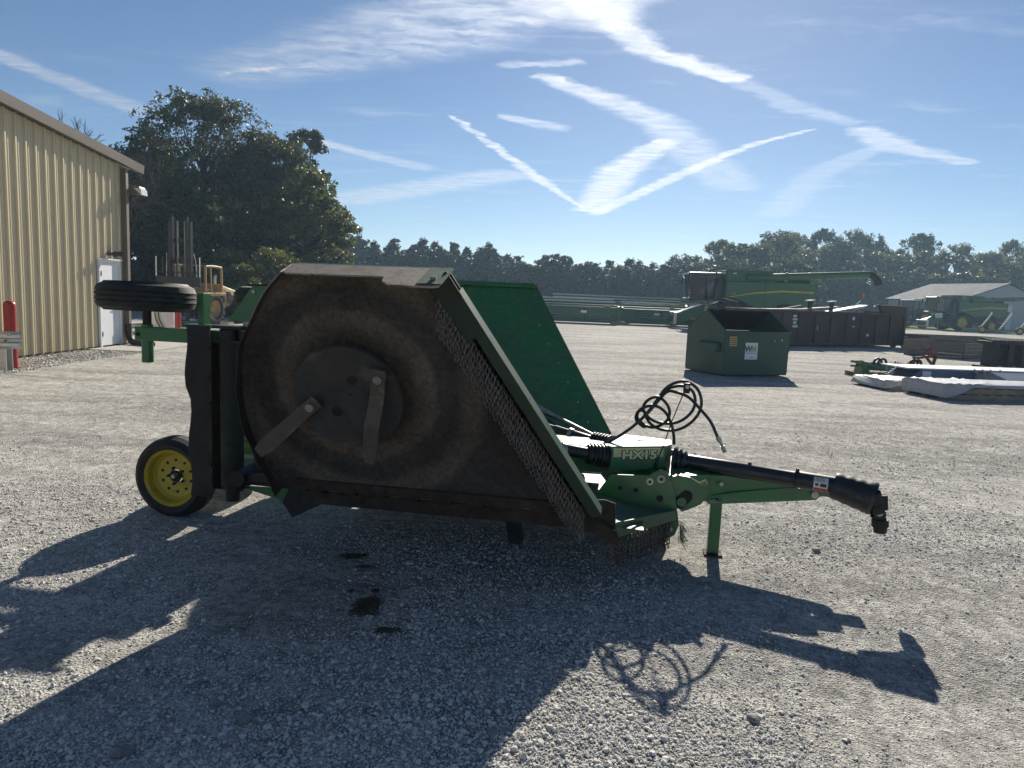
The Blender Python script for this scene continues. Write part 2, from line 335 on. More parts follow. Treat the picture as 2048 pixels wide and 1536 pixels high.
def stones(name, label, pts, scl, seed, rough=.45):
    """loose stones: one stuff object, instances of a knobbly stone on a point cloud"""
    me = bpy.data.meshes.new(name); me.vertices.add(len(pts)); me.vertices.foreach_set('co', np.asarray(pts, np.float32).ravel())
    a = me.attributes.new('scl', 'FLOAT_VECTOR', 'POINT'); a.data.foreach_set('vector', np.asarray(scl, np.float32).ravel())
    r = np.random.default_rng(seed); rot = np.stack([r.uniform(-.4, .4, len(pts)), r.uniform(-.4, .4, len(pts)), r.uniform(0, 6.28, len(pts))], 1)
    a = me.attributes.new('rot', 'FLOAT_VECTOR', 'POINT'); a.data.foreach_set('vector', rot.astype(np.float32).ravel())
    me.materials.append(M_STONE)
    o = bpy.data.objects.new(name, me); COL.objects.link(o); tag(o, label, 'gravel', kind='stuff')
    g = bpy.data.node_groups.new(name+'_nodes', 'GeometryNodeTree')
    g.interface.new_socket('Geometry', in_out='INPUT', socket_type='NodeSocketGeometry'); g.interface.new_socket('Geometry', in_out='OUTPUT', socket_type='NodeSocketGeometry')
    N = g.nodes; L = g.links
    gi = N.new('NodeGroupInput'); go = N.new('NodeGroupOutput')
    ico = N.new('GeometryNodeMeshIcoSphere'); ico.inputs['Radius'].default_value = .5; ico.inputs['Subdivisions'].default_value = 2
    nz = N.new('ShaderNodeTexNoise'); nz.noise_dimensions = '4D'; nz.inputs['W'].default_value = seed*3.1; nz.inputs['Scale'].default_value = 1.7; nz.inputs['Detail'].default_value = 2.
    vs = N.new('ShaderNodeVectorMath'); vs.operation = 'SUBTRACT'; vs.inputs[1].default_value = (.5, .5, .5); L.new(nz.outputs['Color'], vs.inputs[0])
    vm = N.new('ShaderNodeVectorMath'); vm.operation = 'SCALE'; vm.inputs['Scale'].default_value = rough*2.2; L.new(vs.outputs[0], vm.inputs[0])
    sp = N.new('GeometryNodeSetPosition'); L.new(ico.outputs['Mesh'], sp.inputs['Geometry']); L.new(vm.outputs[0], sp.inputs['Offset'])
    sm = N.new('GeometryNodeSetMaterial'); sm.inputs['Material'].default_value = M_STONE; L.new(sp.outputs[0], sm.inputs[0])
    at = N.new('GeometryNodeInputNamedAttribute'); at.data_type = 'FLOAT_VECTOR'; at.inputs['Name'].default_value = 'scl'
    ar = N.new('GeometryNodeInputNamedAttribute'); ar.data_type = 'FLOAT_VECTOR'; ar.inputs['Name'].default_value = 'rot'
    ip = N.new('GeometryNodeInstanceOnPoints'); L.new(gi.outputs[0], ip.inputs['Points']); L.new(sm.outputs[0], ip.inputs['Instance'])
    L.new(at.outputs['Attribute'], ip.inputs['Scale']); L.new(ar.outputs['Attribute'], ip.inputs['Rotation'])
    L.new(ip.outputs[0], go.inputs[0])
    md = o.modifiers.new('scatter', 'NODES'); md.node_group = g
    return o
def vnoise(x, y, s, seed):                        # cheap smooth value noise for scattering
    r = np.random.default_rng(seed).random((64, 64)); x = x*s; y = y*s
    xi = np.floor(x).astype(int); yi = np.floor(y).astype(int); fx = x-xi; fy = y-yi; fx = fx*fx*(3-2*fx); fy = fy*fy*(3-2*fy)
    g = lambda a, c: r[a % 64, c % 64]
    return (g(xi, yi)*(1-fx)+g(xi+1, yi)*fx)*(1-fy)+(g(xi, yi+1)*(1-fx)+g(xi+1, yi+1)*fx)*fy
def scatter_stones():
    for seed in range(4):
        r = np.random.default_rng(100+seed); n = 110000
        y = 1.9+(r.random(n)**1.7)*13.0; x = (r.random(n)*2-1)*(y*.80+.3)
        dens = .55*vnoise(x*.9+y*.3, y*1.1-x*.2, .8, 5)+.30*vnoise(x, y, 2.3, 6)+.25*vnoise(x, y, .3, 8)
        keep = r.random(n) < np.clip((dens-.46)*2.2+.24, .20, .60)*np.clip((12-y)/7, 0, 1)
        x, y, dens = x[keep], y[keep], dens[keep]; k = len(x)
        s = .0034+.0064*r.random(k)**1.9+.015*(r.random(k)**18)
        s *= np.clip(.45+dens*1.05, .55, 1.25)
        sc = np.stack([s*r.uniform(.8, 1.5, k), s*r.uniform(.75, 1.1, k), s*r.uniform(.5, .85, k)], 1)
        stones('loose_gravel', ('fine', 'coarse', 'angular', 'dusty')[seed]+' pale limestone gravel lying loose over the yard around the mower', np.stack([x, y, sc[:, 2]*.18+undul(x, y)*np.exp(-(np.maximum(0, np.abs(x)-8)/2.)**2)], 1), sc, seed+1)
    # stone border along the building
    r = np.random.default_rng(77); n = 5200
    y = 9.+r.random(n)*11.5; x = -10.2+r.random(n)**1.2*1.35
    s = .02+.035*r.random(n)**2; sc = np.stack([s*r.uniform(.9, 1.5, n), s, s*r.uniform(.5, .8, n)], 1)
    stones('border_gravel', 'coarse brownish stone border along the foot of the tan building', np.stack([x, y, sc[:, 2]*.3], 1), sc, 9)
scatter_stones()
# a few single rocks large enough to pick out
M_ROCK = mat('grey_rock', (.27, .26, .25), .95, col2=(.16, .155, .15), nscale=18, namt=.8, bump=.5, bscale=60)
def rock(x, y, s, label, seed):
    r = random.Random(seed); bm = bmesh.new(); bmesh.ops.create_icosphere(bm, subdivisions=3, radius=1)
    dirs = [Vector((r.gauss(0, 1), r.gauss(0, 1), r.gauss(0, 1))).normalized() for _ in range(9)]; cut = [r.uniform(.62, .92) for _ in dirs]
    for v in bm.verts:
        for d, c in zip(dirs, cut):
            e = v.co.dot(d)-c
            if e > 0: v.co -= d*e*.9
        v.co = Vector((v.co.x*s*1.25, v.co.y*s*.9, v.co.z*s*.62))
    me = bpy.data.meshes.new('rock'); bm.to_mesh(me); bm.free(); me.materials.append(M_ROCK); me.shade_smooth(); me.set_sharp_from_angle(angle=R_(28))
    o = link('rock', me, loc=(x, y, s*.33+float(undul(x, y))), rot=(0, 0, r.uniform(0, 6))); tag(o, label, 'rock', 'single larger rocks lying on the gravel')
def gpt(u, v, z=0.):
    d = ray(u, v); t = (z-CAM_H)/d.z; return (d.x*t, d.y*t)
for i, (u, v, s, lb) in enumerate([(488, 1463, .034, 'flattish grey rock, the largest one lying in the mower shadow'), (425, 1278, .026, 'pale rounded rock in the shadow between the dark mud and the yellow wheel'),
        (1632, 1102, .030, 'small pale rock on sunlit gravel beyond the drive shaft'), (432, 1428, .02, 'small grey rock lying near the flattish large rock'),
        (245, 1522, .035, 'half buried pale rock in loose stones'), (268, 668, .10, 'dark rock by the concrete pad at the building corner'),
        (985, 1505, .03, 'knobbly pale stone at the sunlit edge of the mower shadow'), (1505, 1448, .028, 'light chip of rock beside the looped hose shadow')]):
    x, y = gpt(u, v); rock(x, y, s, lb, 40+i)
# clumps of dropped mud and grass clippings below the mower
M_MUD = mat('damp_mud', (.085, .065, .035), .95, col2=(.13, .10, .058), nscale=30, namt=.8, bump=.9, bscale=55, spec=.2)
def _mud_edge():
    nt = M_MUD.node_tree; N = nt.nodes; L = nt.links; b = N['Principled BSDF']; at = N.new('ShaderNodeAttribute'); at.attribute_name = 'rim'
    tcn = N.new('ShaderNodeTexCoord'); n = N.new('ShaderNodeTexNoise'); n.inputs['Scale'].default_value = 75; n.inputs['Detail'].default_value = 4; L.new(tcn.outputs['Object'], n.inputs['Vector'])
    a = N.new('ShaderNodeMath'); a.operation = 'MULTIPLY_ADD'; a.inputs[1].default_value = 1.5; L.new(n.outputs['Fac'], a.inputs[0]); L.new(at.outputs['Fac'], a.inputs[2])
    r = N.new('ShaderNodeMapRange'); r.inputs['From Min'].default_value = 1.30; r.inputs['From Max'].default_value = 1.85; r.inputs['To Min'].default_value = 1; r.inputs['To Max'].default_value = 0; L.new(a.outputs[0], r.inputs['Value']); L.new(r.outputs[0], b.inputs['Alpha'])
_mud_edge()
def mud(u, v, rx, ry, label, seed, h=.012):
    r = random.Random(seed); cx_, cy_ = gpt(u, v); n = 40; rings = 7; b = MB(); vs = []; rim = []
    ph = [(r.uniform(0, 6.28), r.uniform(.06, .24)/(k*.35+.6)) for k in range(1, 15)]
    for j in range(rings+1):
        q = j/rings
        for k in range(n):
            a = 2*math.pi*k/n; w = 1.15+sum(am*math.sin((i+1)*a+p) for i, (p, am) in enumerate(ph))
            vs.append((rx*w*q*math.cos(a), ry*w*q*math.sin(a), h*(1-q*q)*(.55+.45*r.random())+.004)); rim.append(q)
    b.add(vs, [(j*n+k, j*n+(k+1) % n, (j+1)*n+(k+1) % n, (j+1)*n+k) for j in range(rings) for k in range(n)])
    o = b.build('mud_clump', M_MUD, smooth=60, loc=(cx_, cy_, float(undul(cx_, cy_)))); at = o.data.attributes.new('rim', 'FLOAT', 'POINT'); at.data.foreach_set('value', np.array(rim, np.float32))
    tag(o, label, 'mud', 'clumps of mud fallen from the mower deck')
for a in [(728, 1225, .085, .13, 'large ragged patch of dark mud and clippings on the shaded gravel', 1, .016), (706, 1115, .075, .05, 'oval dark mud patch closest to the underside of the mower', 2), (727, 1136, .055, .026, 'thin curved mud sliver next to the oval patch', 3),
          (772, 1277, .058, .035, 'small oval mud patch farthest out from the mower', 4), (752, 1186, .03, .02, 'tiny mud dab just above the large ragged patch', 5), (703, 1187, .022, .017, 'tiny faint mud dab beside the large ragged patch', 6)]:
    mud(*a)

# ================================================================== METAL BUILDING
M_TAN = mat('tan_steel_cladding', (.55, .475, .32), .42, col2=(.47, .41, .28), nscale=1.2, namt=.35, stretch=(1, 1, .15), bump=.03, bscale=3)
M_BROWN = mat('brown_trim', (.135, .108, .085), .45, col2=(.10, .08, .065), nscale=3, namt=.4)
M_WHITE = mat('white_paint', (.72, .73, .75), .45, col2=(.60, .61, .62), nscale=3, namt=.3)
M_DARK = mat('dark_hardware', (.03, .03, .032), .5)
M_CONC = mat('concrete', (.38, .36, .33), .9, col2=(.28, .265, .24), nscale=5, namt=.7, bump=.3, bscale=60)
M_ROOF = mat('roof_sheet', (.42, .39, .35), .4, metal=.3)
M_GLASS = mat('dark_glass', (.02, .025, .03), .08, spec=.8)
M_LENS = mat('lamp_lens', (.62, .64, .66), .2)
WX = -10.30; Y0, Y1 = 2.0, 18.95
def rake(y): return 5.02-(y-14.2)*.0915
bld = thing('metal_building', 'tan ribbed steel building with brown roof trim and white side door', 'building', (WX, 10., 0))
def wl(x, y, z): return (x-WX, y-10., z)
pw = .305; prof = [(0, 0), (.014, .042), (.05, .042), (.064, 0), (.135, 0), (.142, .008), (.16, .008), (.167, 0), (.225, 0), (.232, .008), (.25, .008), (.257, 0), (pw, 0)]
ny = int((Y1-Y0)/pw); panels = 0
DOOR0, DOOR1, DOORZ = 17.66, 18.48, 2.12
for k in range(ny+1):
    ya = Y0+k*pw
    if ya > Y1-.05: break
    b = MB(); zt = rake(ya+pw/2)+.02; z0 = .05
    if DOOR0-.02 < ya+pw/2 < DOOR1+.02: z0 = DOORZ+.07
    vs = []
    for (dy_, dx_) in prof:
        y_ = min(ya+dy_, Y1); vs.append(wl(WX+dx_, y_, z0)); 
    n = len(prof)
    for (dy_, dx_) in prof:
        y_ = min(ya+dy_, Y1); vs.append(wl(WX+dx_, y_, zt-(dy_-pw/2)*.09))
    b.add(vs, [(i, i+1, n+i+1, n+i) for i in range(n-1)])
    b.build('wall_panel', M_TAN, bld)
b = MB(); b.box(wl(WX-.12, Y0, 0), wl(WX-.004, DOOR0-.06, .045)); b.box(wl(WX-.12, DOOR1+.06, 0), wl(WX-.004, Y1, .045)); b.build('base_rail', M_BROWN, bld)
b = MB(); b.prism([(Y0, 0.), (Y1, 0.), (Y1, rake(Y1)), (Y0, rake(Y0))], lambda a, c, d: wl(WX+d, a, c), -.30, -.16); b.build('inner_wall', M_BROWN, bld)
b = MB(); b.box(wl(WX-18., Y1, .05), wl(WX-.002, Y1+.04, rake(Y1)-.02)); b.build('back_wall', M_TAN, bld)
b = MB(); b.box(wl(WX-.004, Y1-.02, .03), wl(WX+.05, Y1+.06, rake(Y1)-.03)); b.build('corner_trim', M_TAN, bld)
# rake trim + roof
roof = MB()
roof.hull([wl(WX-18, Y0, rake(Y0)+.10), wl(WX+.20, Y0, rake(Y0)+.10), wl(WX+.20, Y1+.5, rake(Y1+.5)+.10), wl(WX-18, Y1+.5, rake(Y1+.5)+.10)],
          [wl(WX-18, Y0, rake(Y0)+.20), wl(WX+.20, Y0, rake(Y0)+.20), wl(WX+.20, Y1+.5, rake(Y1+.5)+.20), wl(WX-18, Y1+.5, rake(Y1+.5)+.20)])
rf = roof.build('roof', M_ROOF, bld)
for a, c in ((Y0, 11.88), (11.9, Y1+.52)):        # fascia in two lengths with a lapped joint
    b = MB(); b.hull([wl(WX+.202, a, rake(a)+.0), wl(WX+.23, a, rake(a)+.0), wl(WX+.23, c, rake(c)+.0), wl(WX+.202, c, rake(c)+.0)],
                     [wl(WX+.202, a, rake(a)+.215), wl(WX+.255, a, rake(a)+.215), wl(WX+.255, c, rake(c)+.215), wl(WX+.202, c, rake(c)+.215)])
    b.build('fascia', M_BROWN, bld)
b = MB(); b.hull([wl(WX+.04, Y0, rake(Y0)+.03), wl(WX+.20, Y0, rake(Y0)+.03), wl(WX+.20, Y1+.5, rake(Y1+.5)+.03), wl(WX+.04, Y1+.5, rake(Y1+.5)+.03)],
                 [wl(WX+.04, Y0, rake(Y0)+.07), wl(WX+.20, Y0, rake(Y0)+.07), wl(WX+.20, Y1+.5, rake(Y1+.5)+.07), wl(WX+.04, Y1+.5, rake(Y1+.5)+.07)])
b.build('soffit', M_BROWN, bld)
b = MB(); b.box(wl(WX+.055, Y1-.26, .55), wl(WX+.165, Y1-.13, rake(Y1)-.02)); ds = b.build('downspout', M_BROWN, bld, bevel=.01)
M_BLKPL = mat('black_corrugated_plastic', (.018, .018, .02), .5)
b = MB(); pts = catmull([wl(WX+.11, Y1-.195, .58), wl(WX+.12, Y1-.195, .3), wl(WX+.22, Y1-.25, .12), wl(WX+.5, Y1-.4, .09), wl(WX+.95, Y1-.6, .09)], 10)
b.tube(pts, .08, 12, rs=[.08+.006*(i % 2) for i in range(len(pts))]); b.build('drain_pipe', M_BLKPL, bld, smooth=50)
# door
door = MB(); door.box(wl(WX+.0, DOOR0, .06), wl(WX+.035, DOOR1, DOORZ)); dr = door.build('door', M_WHITE, bld, bevel=.004)
b = MB(); b.box(wl(WX-.01, DOOR0-.07, .03), wl(WX+.06, DOOR0-.002, DOORZ+.07)); b.box(wl(WX-.01, DOOR1+.002, .03), wl(WX+.06, DOOR1+.07, DOORZ+.07)); b.box(wl(WX-.01, DOOR0-.001, DOORZ+.002), wl(WX+.058, DOOR1+.001, DOORZ+.068)); b.box(wl(WX-.01, DOOR0-.10, DOORZ+.071), wl(WX+.10, DOOR1+.10, DOORZ+.105)); b.build('frame', M_WHITE, dr)
for z in (.35, 1.1, 1.85): MB().box(wl(WX+.036, DOOR0-.01, z-.06), wl(WX+.068, DOOR0+.02, z+.06)).build('hinge', M_DARK, dr)
b = MB(); b.cyl(wl(WX+.035, DOOR1-.09, 1.0), wl(WX+.09, DOOR1-.09, 1.0), .03); b.obox(wl(WX+.085, DOOR1-.2, 1.0), wl(WX+.085, DOOR1-.08, 1.0), .02, .025); b.build('handle', mat('steel_bright', (.55, .55, .56), .3, 1.), dr)
b = MB(); b.cyl(wl(WX+.03, 18.05, DOORZ+.23), wl(WX+.13, 18.05, DOORZ+.25), .06); b.cyl(wl(WX+.13, 18.05, DOORZ+.25), wl(WX+.28, 17.91, DOORZ+.22), .03, r1=.075); b.cyl(wl(WX+.13, 18.07, DOORZ+.25), wl(WX+.28, 18.23, DOORZ+.24), .03, r1=.075); b.build('door_lamp', M_DARK, bld, smooth=40)
b = MB(); b.hull([wl(WX+.06, Y1+.05, 3.98), wl(WX+.40, Y1+.05, 3.93), wl(WX+.40, Y1+.36, 3.93), wl(WX+.06, Y1+.36, 3.98)], [wl(WX+.06, Y1+.05, 4.2), wl(WX+.34, Y1+.05, 4.16), wl(WX+.34, Y1+.36, 4.16), wl(WX+.06, Y1+.36, 4.2)]); fl = b.build('flood_lamp', M_BROWN, bld, bevel=.01)
b = MB(); b.hull([wl(WX+.372, Y1+.048, 3.95), wl(WX+.406, Y1+.048, 3.945), wl(WX+.406, Y1+.362, 3.945), wl(WX+.372, Y1+.362, 3.95)], [wl(WX+.20, Y1+.048, 4.12), wl(WX+.385, Y1+.048, 4.10), wl(WX+.385, Y1+.362, 4.10), wl(WX+.20, Y1+.362, 4.12)])
b.build('lens', M_LENS, fl)
b = MB(); b.box((WX+.06, 17.0, 0), (WX+1.5, 20.6, .03)); o = b.build('concrete_pad', M_CONC, kind='structure')

# guardrail and red sleeved bollards
M_GALV = mat('galvanised_steel', (.55, .56, .56), .42, .6, col2=(.42, .43, .43), nscale=6, namt=.5)
M_RED = mat('red_plastic_sleeve', (.33, .012, .012), .38, col2=(.24, .01, .012), nscale=5, namt=.5)
gx, gy = -9.05, 12.65
gr = thing('guard_rail', 'galvanised steel guard rail end on a post beside the red bollard', 'guard rail', (gx, gy, 0))
wprof = [(-.155, .0), (-.145, .02), (-.10, .075), (-.05, .075), (-.02, .012), (.02, .012), (.05, .075), (.10, .075), (.145, .02), (.155, .0)]
for (xa, xb, off, nm) in ((-2.6, .0, .0, 'rail'), (-.12, .27, .006, 'rail_end')):
    b = MB(); n = len(wprof); vs = []
    segs = 8 if nm == 'rail_end' else 1
    for j in range(segs+1):
        q = j/segs; x = xa+(xb-xa)*q; yy = (-(q**3)*-.10 if nm == 'rail_end' else 0)
        for (zz_, dd) in wprof: vs.append((x, -dd-.08-off+yy, .56+zz_))
    for j in range(segs+1):
        q = j/segs; x = xa+(xb-xa)*q; yy = (-(q**3)*-.10 if nm == 'rail_end' else 0)
        for (zz_, dd) in wprof: vs.append((x, -dd-.076-off+yy, .56+zz_))
    h = n*(segs+1)
    b.add(vs, [(j*n+i, j*n+i+1, (j+1)*n+i+1, (j+1)*n+i) for j in range(segs) for i in range(n-1)]+[(h+j*n+i, h+j*n+i+1, h+(j+1)*n+i+1, h+(j+1)*n+i) for j in range(segs) for i in range(n-1)])
    b.build(nm, M_GALV, gr, smooth=35)
b = MB(); b.box((-.10, -.07, 0), (-.085, .09, .66)); b.box((-.10, -.077, 0), (.02, -.066, .66)); b.box((-.10, .085, 0), (.02, .095, .66)); b.build('post', M_GALV, gr)
for x, z in ((-.06, .46), (-.06, .66), (.07, .56), (.14, .66)): MB().cyl((x, -.12, z), (x, -.172, z), .014, 8).build('bolt', M_DARK, gr)
def bollard(x, y, h, label, r=.10):
    t = thing('bollard', label, 'bollard', (x, y, 0), group='red sleeved bollards by the tan building')
    b = MB(); pr = []
    k = 0; z = 0.
    while z < h: pr.append((z, r+(.005 if k % 2 else -.003))); z += .028; k += 1
    pr += [(h, r-.002), (h+.02, r-.02), (h+.045, r*.55), (h+.05, .001)]
    b.lathe(pr, (0, 0, 0), (0, 0, 1), 24); b.build('sleeve', M_RED, t, smooth=70)
    return t
bollard(-9.22, 12.98, 1.20, 'red ribbed plastic bollard standing behind the guard rail')
bollard(-11.6, 24.5, 1.12, 'red ribbed bollard next to the white fuel tank past the building corner')
M_TANK = mat('white_tank_paint', (.66, .67, .70), .4, col2=(.5, .51, .53), nscale=4, namt=.3)
t = thing('fuel_tank', 'white fuel tank with black hoses behind the building corner', 'tank', (-12.35, 25., 0))
b = MB(); b.lathe([(0, .05), (.02, .35), (.12, .4), (.9, .4), (1.02, .32), (1.06, .05)], (0, 0, .12), (0, 0, 1), 28); b.build('shell', M_TANK, t, smooth=40)
for a in (.7, 2.3, 3.9, 5.5): MB().cyl((.3*math.cos(a), .3*math.sin(a), 0), (.3*math.cos(a), .3*math.sin(a), .2), .05, 8).build('foot', M_GALV, t)
for dx_ in (-.12, .0): MB().tube(catmull([(dx_, -.42, 1.0), (dx_+.06, -.47, .7), (dx_+.10, -.46, .4), (dx_+.3, -.52, .1)], 6), .022, 8).build('hose', M_DARK, t, smooth=60)

# ================================================================== TREES
def leaf_material(name, c1, c2, trans):
    m = bpy.data.materials.new(name); m.use_nodes = True; nt = m.node_tree; N = nt.nodes; L = nt.links; N.clear()
    at = N.new('ShaderNodeAttribute'); at.attribute_name = 'tint'
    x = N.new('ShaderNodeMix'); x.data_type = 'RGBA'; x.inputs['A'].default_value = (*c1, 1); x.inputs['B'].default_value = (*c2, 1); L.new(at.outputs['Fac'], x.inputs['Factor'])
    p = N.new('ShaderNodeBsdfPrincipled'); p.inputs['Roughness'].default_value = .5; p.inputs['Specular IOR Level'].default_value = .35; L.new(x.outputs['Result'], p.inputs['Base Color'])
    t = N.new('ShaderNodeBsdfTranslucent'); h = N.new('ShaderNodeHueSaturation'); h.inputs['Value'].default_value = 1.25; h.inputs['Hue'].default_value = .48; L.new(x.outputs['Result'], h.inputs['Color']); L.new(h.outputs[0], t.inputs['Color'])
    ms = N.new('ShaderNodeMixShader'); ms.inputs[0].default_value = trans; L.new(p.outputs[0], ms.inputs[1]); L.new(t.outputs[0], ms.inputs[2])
    o = N.new('ShaderNodeOutputMaterial'); L.new(ms.outputs[0], o.inputs[0]); return m
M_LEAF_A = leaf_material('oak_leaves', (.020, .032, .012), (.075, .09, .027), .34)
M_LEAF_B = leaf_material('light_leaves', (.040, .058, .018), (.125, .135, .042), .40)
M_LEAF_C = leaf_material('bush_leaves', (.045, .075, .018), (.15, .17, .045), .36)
M_NEEDLE = leaf_material('pine_needles', (.022, .034, .020), (.042, .055, .028), .15)
M_BARK = mat('bark', (.075, .06, .05), .95, col2=(.04, .033, .028), nscale=6, namt=.8, bump=.6, bscale=30, stretch=(1, 1, .25))
def leaf_mesh(name, pts, nrm_up, size, r, m, aspect=.6, tint=None):
    n = len(pts); a = r.normal(size=(n, 3)); a[:, 2] += nrm_up; a /= np.linalg.norm(a, axis=1)[:, None]
    t = r.normal(size=(n, 3)); t -= a*(t*a).sum(1)[:, None]; t /= np.linalg.norm(t, axis=1)[:, None]; bt = np.cross(a, t)
    s = size*r.uniform(.55, 1.35, n)[:, None]
    q = np.stack([pts-t*s*.5, pts+bt*s*.5*aspect+a*s*.08, pts+t*s*.5, pts-bt*s*.5*aspect+a*s*.08], 1).reshape(-1, 3)
    me = bpy.data.meshes.new(name); me.vertices.add(4*n); me.vertices.foreach_set('co', q.astype(np.float32).ravel())
    me.loops.add(4*n); me.loops.foreach_set('vertex_index', np.arange(4*n, dtype=np.int32)); me.polygons.add(n)
    me.polygons.foreach_set('loop_start', np.arange(0, 4*n, 4, dtype=np.int32)); me.polygons.foreach_set('loop_total', np.full(n, 4, np.int32))
    me.update(); at = me.attributes.new('tint', 'FLOAT', 'FACE'); at.data.foreach_set('value', np.clip(r.normal(.45, .3, n) if tint is None else tint, 0, 1).astype(np.float32))
    me.materials.append(m); return me
def broad_tree_meshes(seed, h, rx, leaves, size, m, base=.22, clumps=70, skew=0., subs=9, cone=0.):
    """returns (wood mesh, crown mesh): trunk with limbs, crown of twig-sized leaf clusters grouped on the limbs, gaps between"""
    r = np.random.default_rng(seed); b = MB()
    zc = h*(base+1)/2; rz = h*(1-base)/2
    trunk = [(r.normal(0, .1)*k*.3, r.normal(0, .1)*k*.3, h*.75*k/5) for k in range(6)]; trunk[0] = (0, 0, -.1)
    b.tube(trunk, .1, 7, rs=[h*.022*(1-.16*k) for k in range(6)])
    cs = []
    for k in range(clumps):
        a = r.uniform(0, 6.283); q = r.uniform(-.95, 1.0)
        prof = math.sqrt(max(0, 1-abs(q)**2.2))*(1.0 if q > -.2 else .95)
        rad = prof*(.40+.52*math.sqrt(r.random()))*(1+.16*math.sin(3*a+seed)+.12*math.sin(5*a+q*4))
        rad *= 1-cone*(q+1)/2; c = np.array([rx*rad*math.cos(a)+skew*q, rx*rad*math.sin(a), zc+rz*q*.94]); cs.append(c)
        if k % 2 == 0:
            t = min(.72*h, c[2]*.72); p0 = Vector((0, 0, t)); p1 = Vector(c); mid = (p0+p1)/2+Vector((0, 0, -.05*h)); b.tube([p0, mid, p1], .05, 5, rs=[h*.007, h*.004, h*.0015])
    cs = np.array(cs); rc = rx*r.uniform(.15, .30, clumps)
    # twig clusters around each limb end
    ns = clumps*subs; si = np.repeat(np.arange(clumps), subs); d = r.normal(size=(ns, 3)); d /= np.linalg.norm(d, axis=1)[:, None]
    sc = cs[si]+d*(r.random((ns, 1))**.5)*rc[si][:, None]*np.array([1.05, 1.05, .75]); sr = rc[si]*r.uniform(.16, .42, ns)
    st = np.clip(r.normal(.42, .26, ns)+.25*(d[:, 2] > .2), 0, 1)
    idx = r.choice(ns, leaves, p=(sr**1.6)/(sr**1.6).sum()); off = r.normal(size=(leaves, 3)); off /= np.linalg.norm(off, axis=1)[:, None]
    pts = sc[idx]+off*(r.random((leaves, 1))**.5)*sr[idx][:, None]*np.array([1.15, 1.15, .8])+r.normal(size=(leaves, 3))*size*.35; pts[:, 2] = np.maximum(pts[:, 2], .2)
    me = bpy.data.meshes.new('trunk'); me.from_pydata(b.v, [], b.f); me.shade_smooth(); me.materials.append(M_BARK)
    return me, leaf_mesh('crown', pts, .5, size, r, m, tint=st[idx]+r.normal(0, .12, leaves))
def tree(name, label, cat, meshes, loc, rz=0., s=(1, 1, 1), group=None):
    t = thing(name, label, cat, loc, rz, group); t.scale = s
    link('trunk', meshes[0], t); link('crown', meshes[1], t); return t
# tall trees beyond the forklift
G = 'tall leafy trees behind the forklift'
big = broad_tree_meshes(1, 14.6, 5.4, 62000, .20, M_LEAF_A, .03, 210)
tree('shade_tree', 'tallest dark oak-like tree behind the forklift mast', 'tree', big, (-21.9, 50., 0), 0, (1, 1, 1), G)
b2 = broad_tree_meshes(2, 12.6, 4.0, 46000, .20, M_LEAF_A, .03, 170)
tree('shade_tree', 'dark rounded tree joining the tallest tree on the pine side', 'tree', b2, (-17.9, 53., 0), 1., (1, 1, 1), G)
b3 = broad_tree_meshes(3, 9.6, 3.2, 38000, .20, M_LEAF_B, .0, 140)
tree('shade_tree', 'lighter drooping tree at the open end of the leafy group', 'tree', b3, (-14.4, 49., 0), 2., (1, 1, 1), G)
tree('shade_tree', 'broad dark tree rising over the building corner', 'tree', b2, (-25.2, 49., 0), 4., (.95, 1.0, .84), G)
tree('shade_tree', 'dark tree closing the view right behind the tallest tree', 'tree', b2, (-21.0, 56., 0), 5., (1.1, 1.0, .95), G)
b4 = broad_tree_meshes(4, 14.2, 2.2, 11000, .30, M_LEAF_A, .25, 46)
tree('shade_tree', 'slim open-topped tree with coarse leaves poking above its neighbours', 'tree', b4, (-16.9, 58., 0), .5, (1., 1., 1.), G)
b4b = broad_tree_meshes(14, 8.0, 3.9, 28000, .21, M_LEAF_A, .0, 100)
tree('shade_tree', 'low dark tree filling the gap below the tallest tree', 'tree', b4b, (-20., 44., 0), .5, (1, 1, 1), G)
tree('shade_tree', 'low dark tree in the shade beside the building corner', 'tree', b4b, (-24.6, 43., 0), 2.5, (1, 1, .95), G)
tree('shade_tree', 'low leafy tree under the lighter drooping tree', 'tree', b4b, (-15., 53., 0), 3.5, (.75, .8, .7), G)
b5 = broad_tree_meshes(5, 3.9, 2.2, 16000, .13, M_LEAF_C, .0, 70)
tree('bush', 'bright yellow green bush at the foot of the tall trees', 'bush', b5, (-13.0, 38.5, 0), 0, (1, 1, .92), 'bushes at the foot of the tall trees')
tree('bush', 'dim green bush between the forklift and the bright bush', 'bush', b5, (-16.0, 40., 0), 2, (.9, .9, .9), 'bushes at the foot of the tall trees')
tree('bush', 'sprawling low bush just behind the forklift engine cover', 'bush', b5, (-13.4, 35.2, 0), 4, (.62, .62, .45), 'bushes at the foot of the tall trees')
